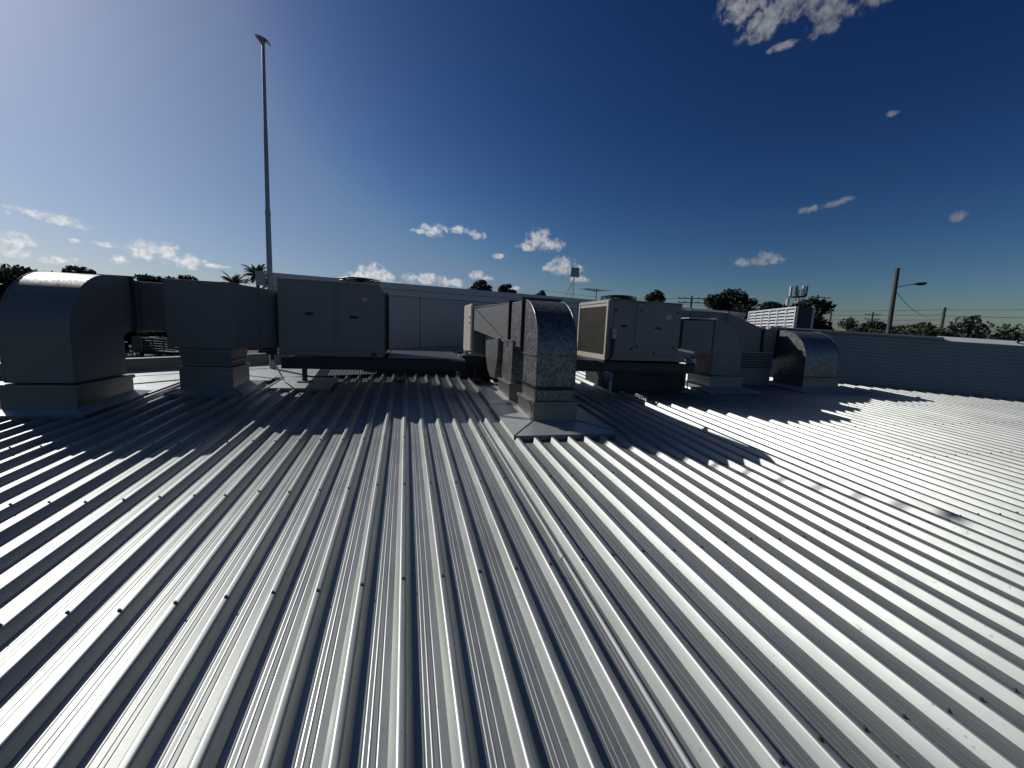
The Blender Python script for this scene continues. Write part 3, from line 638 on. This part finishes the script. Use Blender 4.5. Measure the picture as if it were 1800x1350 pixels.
part('raised_strip', wbox(.0, 3.3, -.20, .0, hh+.046, hh+.075), 'white', rw)
mb = MB().hexa([wp(3.31,.02,hh-.01),wp(12.3,.02,hh-.01),wp(12.3,-.26,hh+.03),wp(3.31,-.26,hh+.03)], [wp(3.31,.02,hh),wp(12.3,.02,hh),wp(12.3,-.26,hh+.10),wp(3.31,-.26,hh+.10)])
part('sloped_capping', mb, 'white', rw)  # white paint carries the sunlit brightness of this metal capping
def on_wall(u): p = wp(u, -.1, hh+.05); return p
for u_, s_ in ((4.55, 1.0), (6.15, 1.1), (6.55, .8)):
    q = on_wall(u_)
    vt = thing('vent_cowl', {4.55: 'small dark domed vent on the right wall capping, left of the metal post', 6.15: 'dark domed vent on the right wall capping, just right of the metal post', 6.55: 'smallest dark vent knob on the right wall capping, farthest right'}[u_], 'vent', q, 'vents on the wall capping')
    part('stem', MB().tube(q, (q[0], q[1], q[2]+.04), .02), 'guard', vt)
    part('cap', MB().tube((q[0], q[1], q[2]+.035), (q[0], q[1], q[2]+.06), .05*s_, .045*s_, 12).tube((q[0], q[1], q[2]+.06), (q[0], q[1], q[2]+.085), .045*s_, .015, 12), 'guard', vt, smooth=40)
q = on_wall(5.75)
ps = thing('metal_post', 'short thin metal post standing on the right wall capping', 'post', q)
part('pole', MB().tube((q[0], q[1], q[2]-.05), (q[0]+.02, q[1], q[2]+.46), .028, .024, 10), 'steel', ps, smooth=50)
part('cap', MB().tube((q[0]+.02, q[1], q[2]+.46), (q[0]+.02, q[1], q[2]+.475), .03, .02, 10), 'steel', ps)

# ------------------------------------------------------------------ mast with lamp head
ms = thing('mast', 'tall thin grey mast with a flared lamp head behind the left-hand cabinet', 'mast', (-2.25, 8.0, RZ(8)))
mx, my = -2.26, 8.0
part('pole', MB().tube((mx-.01, my, RZ(my)-.05), (mx, my, 3.1), .050, .041, 14).tube((mx, my, 3.1), (mx+.01, my, 4.4), .036, .031, 14).tube((mx+.01, my, 4.4), (mx+.02, my, 5.68), .028, .023, 14), 'mast', ms, smooth=50)
part('collar', MB().tube((mx, my, 3.06), (mx, my, 3.14), .045, .043, 14), 'mast', ms, smooth=50)
part('base_box', MB().box(mx-.20, mx-.08, my-.08, my+.06, 1.90, 2.13), 'mast', ms, .006)
part('stay_bracket', MB().box(mx-.09, mx+.50, my-.085, my-.065, 1.88, 1.91), 'mast', ms)
lh = part('lamp_head', MB().tube((mx+.02, my, 5.67), (mx+.0, my-.01, 5.75), .026, .06, 14), 'mast', ms, smooth=50)
sh = MB(); pr = [(-.16, .0), (-.09, .005), (.0, -.012), (.08, -.05), (.16, -.11), (.15, -.125), (.07, -.065), (0, -.03), (-.09, -.013), (-.155, -.012)]
sh.prism([(mx+.02+a*.62, 5.765+b*.55) for a, b in pr], 'y', my-.07, my+.06)
part('lamp_cover', sh, 'mast', ms, .004)

# ------------------------------------------------------------------ antennas on the raised block
t = thing('panel_antenna', 'small square panel antenna on a guyed pole above the raised block', 'antenna', (5.38, 12.9, 2.35))
ax, ay = 5.40, 12.95
part('pole', MB().tube((ax, ay, 2.33), (ax, ay, 3.33), .016, n=8), 'steel', t)
part('panel', MB().box(ax-.15, ax+.15, ay-.05, ay-.02, 3.13, 3.44), 'mast', t, .01)
for dx, dy in ((-.42, -.1), (.1, .5), (-.1, .5)): part('guy_wire', MB().tube((ax, ay, 3.1), (ax+dx, ay+dy, 2.34), .006, n=5), 'guard', t)
def yagi(label, ax, ay, z0, z1, boom, n, angd):
    t = thing('tv_antenna', label, 'antenna', (ax, ay, z0))
    part('pole', MB().tube((ax, ay, z0), (ax, ay, z1+.06), .016, n=8), 'dark_steel', t)
    c, s = math.cos(R(angd)), math.sin(R(angd))
    part('boom', MB().tube((ax-c*boom, ay-s*boom, z1+.01), (ax+c*boom*.5, ay+s*boom*.5, z1), .010, n=6), 'dark_steel', t)
    for i in range(n):
        q = -boom+i*boom*1.5/(n-1); w = .25+.22*i/(n-1)
        part('element', MB().tube((ax+c*q-s*w, ay+s*q+c*w, z1+.012), (ax+c*q+s*w, ay+s*q-c*w, z1+.012), .006, n=5), 'dark_steel', t)
yagi('spindly television antenna on a short pole above the raised block', 6.55, 13.6, 2.33, 2.82, .6, 8, 20)

# ------------------------------------------------------------------ white louvred screen
lv = thing('louvre_screen', 'white louvred plant screen behind the right-hand ducts', 'screen', (12.5, 12, RZ(11)))
La, Lb = Vector((13.1, 13.45, 0)), Vector((11.85, 10.35, 0)); ld = (Lb-La).normalized(); ll = (Lb-La).length; lnrm = Vector((ld.y, -ld.x, 0))
if lnrm.x > 0: lnrm = -lnrm
def lp(u, v, z): p = La+ld*u+lnrm*v; return (p.x, p.y, z)
def lbox(u0, u1, v0, v1, z0, z1): return MB().hexa([lp(u0,v1,z0),lp(u1,v1,z0),lp(u1,v0,z0),lp(u0,v0,z0)], [lp(u0,v1,z1),lp(u1,v1,z1),lp(u1,v0,z1),lp(u0,v0,z1)])
zt = 2.42; zb = 1.55
for z0_, z1_ in ((zt-.05, zt), (zb, zb+.05)): part('rail', lbox(-.02, ll+.02, -.03, .03, z0_, z1_), 'white', lv)
for i in range(7): 
    u_ = i*ll/6; part('mullion', lbox(u_-.025, u_+.025, -.035, .035, zb+.051, zt-.051), 'white', lv)
for i in range(6):
    for k_ in range(7):
        z = zb+.09+k_*.105; ua, ub = i*ll/6+.03, (i+1)*ll/6-.03
        part('slat', MB().hexa([lp(ua,.035,z-.015),lp(ub,.035,z-.015),lp(ub,-.03,z+.055),lp(ua,-.03,z+.055)], [lp(ua,.035,z-.010),lp(ub,.035,z-.010),lp(ub,-.03,z+.060),lp(ua,-.03,z+.060)]), 'white', lv)
part('end_panel', MB().hexa([(Lb.x-.02,Lb.y-.08,0.3),(Lb.x+.40,Lb.y-.20,.3),(Lb.x+.40,Lb.y-.14,.3),(Lb.x-.02,Lb.y-.02,.3)], [(Lb.x-.02,Lb.y-.08,zt),(Lb.x+.40,Lb.y-.20,zt),(Lb.x+.40,Lb.y-.14,zt),(Lb.x-.02,Lb.y-.02,zt)]), 'dark_steel', lv)
for u_ in (0, ll): part('post', lbox(u_-.04, u_+.04, -.12, -.04, .2, zt), 'white', lv)
part('post', MB().box(Lb.x+.41, Lb.x+.47, Lb.y-.22, Lb.y-.15, .2, zt+.01), 'white', lv)
part('infill_block', lbox(-.3, ll+.9, -.9, .10, GROUND, .9), 'conc', lv)

# ------------------------------------------------------------------ trees
def leaf_cloud(clumps, n, size, seed, flat=.75):
    n *= 2.6; size *= 1.05
    r = random.Random(seed); vs = []; fs = []
    tot = sum(c[3]**2 for c in clumps)
    for (cx, cy, cz, cr) in clumps:
        for _ in range(int(n*cr*cr/tot)):
            v = Vector((r.gauss(0, 1), r.gauss(0, 1), r.gauss(0, 1))).normalized()*cr*(r.random()**.45)
            p = Vector((cx+v.x, cy+v.y, cz+v.z*flat)); s = size*r.uniform(.6, 1.3)
            a = Vector((r.gauss(0, 1), r.gauss(0, 1), r.gauss(0, 1))).normalized(); b = a.orthogonal().normalized()
            q = a.cross(b); th = r.random()*6.28; b2 = b*math.cos(th)+q*math.sin(th); a2 = a
            i = len(vs); vs += [p-a2*s, p+b2*s*.45, p+a2*s, p-b2*s*.45]; fs.append((i, i+1, i+2, i+3))
    m_ = MB(); m_.v = [tuple(v) for v in vs]; m_.f = fs; return m_
def tree(label, x, y, ztop, w, crown_h, n=2200, size=.22, mat='leaf', seed=1, group=None, name='tree', nclump=16, flat=.75):
    t = thing(name, label, 'tree', (x, y, GROUND), group); r = random.Random(seed)
    zc = ztop-crown_h/2; cl = []
    for i in range(nclump):
        a = r.random()*6.283; rad = (w/2)*math.sqrt(r.random())*.80; hz = r.uniform(-1, 1)
        sc = math.sqrt(max(.06, 1-hz*hz*.9)); cr = w*r.uniform(.12, .22)
        cl.append((x+math.cos(a)*rad*sc, y+math.sin(a)*rad*sc, zc+hz*(crown_h/2-cr*flat), cr))
    cl.append((x+r.uniform(-.1, .1)*w, y, ztop-w*.12*flat, w*.13)); cl.append((x, y, zc, w*.22))
    part('crown', leaf_cloud(cl, n, size, seed, flat), mat, t)
    tk = MB(); tr_ = max(.10, w*.035); base = zc-crown_h*.25
    tk.tube((x, y, GROUND-.1), (x+r.uniform(-.2, .2), y, (GROUND+base)/2), tr_*1.3, tr_*1.05, 9, False).tube((x, y, (GROUND+base)/2-.05), (x, y, base+.1), tr_*1.05, tr_*.8, 9, False)
    part('trunk', tk, 'bark', t, smooth=60)
    lm = MB()
    for c in cl[::2]: 
        mid = ((x+c[0])/2, (y+c[1])/2, base+(c[2]-base)*.4); lm.tube((x, y, base-.2), mid, tr_*.55, tr_*.35, 6, False).tube(mid, c[:3], tr_*.35, tr_*.1, 6, False)
    part('limb', lm, 'bark', t)
    return t
G1, G2 = 'trees beyond the left of the roof', 'trees beyond the right of the roof'
tree('dark spreading tree at the far left edge, behind the big elbow duct', -35, 48.8, 5.1, 11, 6.5, 3600, .24, seed=11, group=G1, nclump=26, flat=.55)
tree('dark low tree just right of the far left tree, above the elbow duct', -34.2, 52.5, 4.9, 7, 5.0, 2400, .24, seed=12, group=G1, flat=.5)
tree('small domed tree showing above the top of the far left elbow duct', -36.5, 59.7, 6.3, 7.6, 6.0, 2600, .26, seed=13, group=G1, flat=.6)
tree('flat-topped tree left of the pair above the cross duct', -33.9, 66.9, 6.4, 9, 6.0, 2800, .27, seed=14, group=G1, flat=.55)
tree('flat-topped tree right of the pair above the cross duct', -29.3, 65.8, 6.6, 9, 6.5, 2800, .27, seed=15, group=G1, flat=.55)
tree('small dark tree rising over the fascia, left of the two in the middle', 11.9, 69, 9.2, 5.4, 4.5, 1800, .25, seed=16, group='trees over the fascia')
tree('small dark tree rising over the fascia, right of the two in the middle', 17.7, 72.9, 9.3, 4.8, 4.5, 1600, .25, seed=17, group='trees over the fascia')
tree('tiny treetop just showing over the fascia left of the panel antenna', 25.2, 75.9, 8.8, 3.6, 4, 1000, .25, seed=18, group='trees over the fascia')
tree('small dark tree over the fascia above the right-hand cabinet', 38.8, 58.3, 8.4, 4.6, 4.5, 1700, .24, seed=19, group='trees over the fascia')
tree('tall dark tree left of the white louvre screen', 40.1, 44.6, 7.6, 7.0, 6.4, 3600, .22, seed=20, group=G2, nclump=24)
tree('low rounded dark tree just behind the louvre screen', 47.1, 44.8, 6.4, 6.4, 5.0, 3000, .20, seed=21, group=G2, nclump=22)
tree('open-crowned tree beside the phone tower', 38.5, 31.9, 5.6, 5.4, 5.6, 2400, .19, seed=22, group=G2, nclump=18)
for i, (x, y, z, w, mt, lb) in enumerate(((43.1,34.2,3.2,6,'leaf2','low bushy tree right of the open-crowned tree'), (44.3,32.5,3.9,6.4,'leaf','bushy dark tree left of the street light pole'), (47.3,31.8,3.8,6.6,'leaf','rounded tree right behind the street light pole'),
      (43.0,25.6,3.4,5.6,'leaf2','olive-green tree right of the street light pole'), (43.6,24.2,2.9,5.6,'leaf2','yellowish low tree left of the largest bush'), (39.9,20.8,3.7,8.4,'leaf','largest dark rounded tree on the right skyline'), (43.6,19.4,2.7,6.6,'leaf2','olive tree at the far right edge of the skyline'),
      (45,29,3.0,6.0,'leaf','low dark tree in the hedge line beneath the far power lines'), (42.5,22.6,2.6,5,'leaf','low dark tree filling in left of the far right tree'), (41.5,37.5,3.1,6,'leaf','dark low tree below the open-crowned tree'))):
    tree(lb, x, y, z, w, 5.6, 3000, .19, mt, 40+i, G2, nclump=22)
for i, (x, y, w, lb) in enumerate(((-44, 66, 9, 'low dark bush behind the yard, far left between the left-hand ducts'), (-36, 70, 9, 'low dark bush behind the black four-wheel drive'), (-29, 73, 9, 'low dark bush behind the flatbed truck'), (-22, 76, 9, 'low dark bush behind the square plenum duct'))):
    tree(lb, x, y, .6, w, 4.6, 2600, .3, 'leaf', 70+i, 'bushes at the back of the yard', name='bush', nclump=26)
# palms
def palm(label, x, y, ztop, rad, seed):
    t = thing('palm_tree', label, 'palm', (x, y, GROUND), 'palms behind the mast'); r = random.Random(seed)
    hub = Vector((x, y, ztop-rad*.45))
    part('trunk', MB().tube((x, y, GROUND-.1), hub, .22, .14, 10), 'bark', t, smooth=60)
    for i in range(26):
        a = i*2.4+r.uniform(-.2, .2); elv = R(r.uniform(-10, 80)); ln = rad*r.uniform(.85, 1.15)
        pts = []; p = hub.copy(); dirv = Vector((math.cos(a)*math.cos(elv), math.sin(a)*math.cos(elv), math.sin(elv)))
        for k_ in range(9):
            pts.append(p.copy()); p = p+dirv*ln/8; dirv = (dirv+Vector((0, 0, -.20))).normalized()
        mb = MB()
        for k_ in range(8): mb.tube(pts[k_], pts[k_+1], .025*(1-k_/9), .025*(1-(k_+1)/9), 4, False)
        for k_ in range(1, 8):
            for sub in (0, .33, .66):
                q = pts[k_].lerp(pts[k_+1], sub); dd = (pts[k_+1]-pts[k_]).normalized(); sd_ = dd.cross(Vector((0, 0, 1))).normalized(); le = ln*.26*(1-abs(k_-3.5)/6)
                for sg in (-1, 1):
                    e = q+sd_*sg*le+dd*le*.5+Vector((0, 0, -le*.55)); mb.add([q-dd*.045, q+dd*.045, e], [(0, 1, 2)])
        part('frond', mb, 'palm', t)
palm('taller palm just left of the mast', -13.2, 43.1, 5.7, 1.5, 3); palm('lower palm with drooping fronds left of the mast', -15.6, 44.4, 4.9, 1.5, 5)
palm('palm half hidden behind the mast box', -12.0, 44.0, 5.2, 1.5, 8)

# ------------------------------------------------------------------ street furniture
sl = thing('street_light', 'tall timber street light pole with a short arm and dark lamp', 'street light', (20.14, 13.06, GROUND))
part('pole', MB().tube((20.16, 13.03, GROUND), (20.09, 13.12, 4.57), .105, .075, 14), 'wood', sl, smooth=50)
part('arm', MB().path([(20.10, 13.08, 3.78), (20.28, 12.80, 3.86), (20.42, 12.58, 3.90)], .018), 'dark_steel', sl, smooth=50)
av = Vector((.54, -.84, .04)).normalized(); a0 = Vector((20.40, 12.61, 3.90))
lh = MB(); pa, pb = a0, a0+av*.62; lh.tube(pa, pa+av*.1, .03, .055, 10).tube(pa+av*.1, pa+av*.30, .055, .055, 10).tube(pa+av*.30, pa+av*.36, .055, .03, 10)
o = part('lamp_head', lh, 'guard', sl, smooth=50)
part('diffuser', MB().tube(pa+av*.12+Vector((0,0,-.03)), pa+av*.28+Vector((0,0,-.03)), .042, .042, 10), 'glass', o, smooth=50)
part('pole_cap', MB().tube((20.09, 13.12, 4.57), (20.09, 13.12, 4.60), .078, .04, 12), 'steel', sl)
def upole(label, x, y, zt_, cross, w=.9, face=0.6):
    t = thing('power_pole', label, 'power pole', (x, y, GROUND), 'power poles along the street')
    part('pole', MB().tube((x, y, GROUND), (x, y, zt_), .17, .12, 8), 'wood', t)
    for dz in cross:
        c, s = math.cos(face), math.sin(face); a = part('crossarm', MB().tube((x-c*w, y-s*w, zt_-dz), (x+c*w, y+s*w, zt_-dz), .06, n=6), 'wood', t)
        for k_ in (-1, -.5, .5, 1): part('insulator', MB().tube((x+c*w*k_, y+s*w*k_, zt_-dz), (x+c*w*k_, y+s*w*k_, zt_-dz+.22), .05, n=6), 'guard', a)
upole('plain power pole above the low bushy tree', 63.1, 49.2, 6.3, (.1,), .5)
upole('short power pole peeping over the bushy trees', 72.6, 53.2, 5.8, (.2,), .8)
upole('power pole with crossarms left of the street light', 82.4, 56.6, 7.2, (.5, 1.3), 1.1, -.6)
upole('leaning dark power pole left of the largest bush', 52.3, 29.4, 5.2, (.1,), .5)
upole('power pole with wide crossarm over the fascia right of the cabinet', 36.7, 47.5, 6.7, (.35, .9), 1.6, -.5)
def wire(label, a, b, sag, r=.02, n=10):
    pts = []
    for i in range(n+1):
        q = i/n; p = Vector(a).lerp(Vector(b), q); p.z -= sag*4*q*(1-q); pts.append(p)
    o = part('overhead_wire', MB().path(pts, r, 5), 'guard', None); tag(o, label, 'wire', 'overhead wires')
wire('service wire slanting down to the right from the street light pole', (20.12, 13.08, 3.62), (52.3, 29.4, 5.1), .9, .012)
for i, (z0_, z1_, nm) in enumerate(((6.2, 5.1, 'uppermost far overhead wire across the right skyline'), (5.6, 4.6, 'second far overhead wire across the right skyline'), (4.9, 4.1, 'third far overhead wire across the right skyline'), (4.4, 3.6, 'lowest far overhead wire across the right skyline'))):
    a_ = (63.1, 49.2, z0_); wire(nm, (46, 62, z0_+.6), (52.3, 29.4, z1_), .5, .018, 14)
wire('overhead wire leaving the leaning pole to the right', (52.3, 29.4, 5.1), (58, 8, 6.2), .5, .018)
wire('lower overhead wire leaving the leaning pole to the right', (52.3, 29.4, 4.5), (58, 8, 4.8), .4, .018)
wire('overhead wire left of the crossarm pole', (36.0, 47.9, 6.4), (20, 60, 7.4), .6, .02)
wire('overhead wire right of the crossarm pole', (37.4, 47.1, 6.4), (63.1, 49.2, 6.3), .9, .02)
# phone tower
ct_ = thing('phone_tower', 'phone tower with clustered panel antennas behind the open-crowned tree', 'tower', (67.7, 59.3, GROUND))
tx, ty = 67.7, 59.3
part('pole', MB().tube((tx, ty, GROUND), (tx, ty, 10.4), .30, .2, 12), 'steel', ct_, smooth=50)
part('platform', MB().tube((tx, ty, 9.1), (tx, ty, 9.25), 1.3, 1.3, 12), 'dark_steel', ct_)
for i in range(7):
    a = i*.9; px_, py_ = tx+math.cos(a)*1.2, ty+math.sin(a)*1.2
    part('antenna_panel', MB().box(px_-.18, px_+.18, py_-.12, py_+.12, 9.3, 11.0), 'white' if i % 2 else 'dark_steel', ct_)
for i in range(5):
    a = i*1.3+.5; px_, py_ = tx+math.cos(a)*1.3-.6, ty+math.sin(a)*1.2
    part('antenna_panel', MB().box(px_-.2, px_+.2, py_-.12, py_+.12, 7.4, 8.8), 'steel', ct_)
part('side_pole', MB().tube((tx+2.2, ty-2.0, GROUND), (tx+2.2, ty-2.0, 9.5), .16, .14, 8).tube((tx+1.6, ty-1.4, 9.2), (tx+3.6, ty-3.3, 9.0), .07, n=6), 'dark_steel', ct_)
# far white buildings
def shed(label, x, y, w, dpt, z, rot):
    t = thing('warehouse', label, 'building', (x, y, GROUND), 'white sheds beyond the trees')
    c, s = math.cos(rot), math.sin(rot)
    def q(a, b, zz): return (x+c*a-s*b, y+s*a+c*b, zz)
    part('wall', MB().hexa([q(0,0,GROUND),q(w,0,GROUND),q(w,dpt,GROUND),q(0,dpt,GROUND)], [q(0,0,z),q(w,0,z),q(w,dpt,z),q(0,dpt,z)]), 'farwhite', t)
    part('roof', MB().add([q(-.3,-.3,z+.01),q(w+.3,-.3,z+.01),q(w+.3,dpt/2,z+.9),q(-.3,dpt/2,z+.9),q(-.3,dpt+.3,z+.01),q(w+.3,dpt+.3,z+.01)], [(0,1,2,3),(3,2,5,4)]), 'fascia', t)
    for i in range(3): part('window', MB().hexa([q(w*(.15+.27*i),-.04,z-1.6),q(w*(.15+.27*i)+1.4,-.04,z-1.6),q(w*(.15+.27*i)+1.4,.02,z-1.6),q(w*(.15+.27*i),.02,z-1.6)], [q(w*(.15+.27*i),-.04,z-.8),q(w*(.15+.27*i)+1.4,-.04,z-.8),q(w*(.15+.27*i)+1.4,.02,z-.8),q(w*(.15+.27*i),.02,z-.8)]), 'glass', t)
shed('white building behind the street light pole', 66, 43, 4.6, 8, 3.9, -.8)
shed('small white building left of the leaning pole', 70, 38.5, 3.6, 8, 3.4, -.9)
shed('long pale shed at the far right of the skyline', 66, 30, 12, 10, 2.6, -1.1)

# ------------------------------------------------------------------ vehicles in the yard seen through the gap at the left
def wheel(parent, x, y, z, r, w, axis):
    wv = Vector(axis)*w/2; c = Vector((x, y, z)); o = part('wheel', MB().tube(c-wv, c+wv, r, r, 18), 'rubber', parent, smooth=40)
    part('rim', MB().tube(c-wv*1.04, c+wv*1.04, r*.6, r*.6, 14), 'chrome', o, smooth=40)
def fourwd(label, x, y, rot):
    t = thing('four_wheel_drive', label, 'car', (x, y, GROUND))
    c, s = math.cos(rot), math.sin(rot); g = GROUND+.02
    def q(a, b, z): return (x+c*a-s*b, y+s*a+c*b, g+z)
    def side(pts, w0, w1, mat, nm, bev=.04):   # profile in length/height, mirrored across width
        n = len(pts); return part(nm, MB().add([q(a, -w0, z) for a, z in pts]+[q(a, w0, z) for a, z in pts], [tuple(range(n)), tuple(range(2*n-1, n-1, -1))]+[(i, n+i, n+(i+1) % n, (i+1) % n) for i in range(n)]), mat, t, bev, 40)
    side([(-2.3,.45),(2.3,.45),(2.35,.95),(2.2,1.12),(.95,1.2),(-2.35,1.2)], .93, .93, 'carblack', 'body')
    side([(.95,1.2),(.35,1.85),(-1.9,1.9),(-2.3,1.2)], .80, .8, 'glass', 'cabin')
    side([(.3,1.86),(.25,1.93),(-1.85,1.96),(-1.92,1.9)], .78, .8, 'carblack', 'roof_panel')
    part('bull_bar', MB().path([q(2.45,-.8,.5), q(2.5,-.7,1.0), q(2.5,.7,1.0), q(2.45,.8,.5)], .04).path([q(2.5,-.8,.75), q(2.5,.8,.75)], .04), 'chrome', t, smooth=50)
    for sg in (-1, 1): part('headlight', MB().hexa([q(2.3,sg*.65-.16,.8),q(2.37,sg*.65-.16,.8),q(2.37,sg*.65+.16,.8),q(2.3,sg*.65+.16,.8)], [q(2.28,sg*.65-.16,1.0),q(2.36,sg*.65-.16,1.0),q(2.36,sg*.65+.16,1.0),q(2.28,sg*.65+.16,1.0)]), 'chrome', t)
    for a in (-1.45, 1.45):
        for b in (-.82, .82): p = q(a, b, .40); wheel(t, p[0], p[1], p[2], .40, .26, (-s, c, 0))
def flatbed(label, x, y, rot):
    t = thing('flatbed_truck', label, 'truck', (x, y, GROUND))
    c, s = math.cos(rot), math.sin(rot); g = GROUND+.02
    def q(a, b, z): return (x+c*a-s*b, y+s*a+c*b, g+z)
    def bx(a0, a1, b0, b1, z0, z1, mat, nm, par=None): return part(nm, MB().hexa([q(a0,b0,z0),q(a1,b0,z0),q(a1,b1,z0),q(a0,b1,z0)], [q(a0,b0,z1),q(a1,b0,z1),q(a1,b1,z1),q(a0,b1,z1)]), mat, par or t, .02)
    bx(1.6, 3.2, -1.0, 1.0, .6, 2.3, 'dark_steel', 'cab'); bx(2.6, 3.215, -.9, .9, 1.45, 2.1, 'glass', 'windscreen'); bx(-3.2, 1.5, -.4, .4, .6, .85, 'dark_steel', 'chassis'); bx(-3.3, 1.55, -1.1, 1.1, .86, 1.0, 'wood', 'tray')
    for b in (-1.1, 1.06):
        for k_ in range(5): bx(-3.3, 1.55, b, b+.04, 1.10+k_*.26, 1.26+k_*.26, 'dark_steel', 'side_slat')
        for a in (-3.3, -1.7, -.1, 1.48): bx(a, a+.07, b-.02, b+.06, 1.0, 2.4, 'steel', 'stake')
    bx(3.2, 3.26, -.95, .95, .55, .8, 'chrome', 'bumper')
    for a in (-2.2, 2.3):
        for b in (-.85, .85): p = q(a, b, .45); wheel(t, p[0], p[1], p[2], .45, .3, (-s, c, 0))
fourwd('black four-wheel drive parked in the yard, left in the gap between the left-hand ducts', -27.4, 48.6, -1.0)
flatbed('stake-sided flatbed truck in the yard, right in the gap between the left-hand ducts', -25.5, 52.5, 2.6)
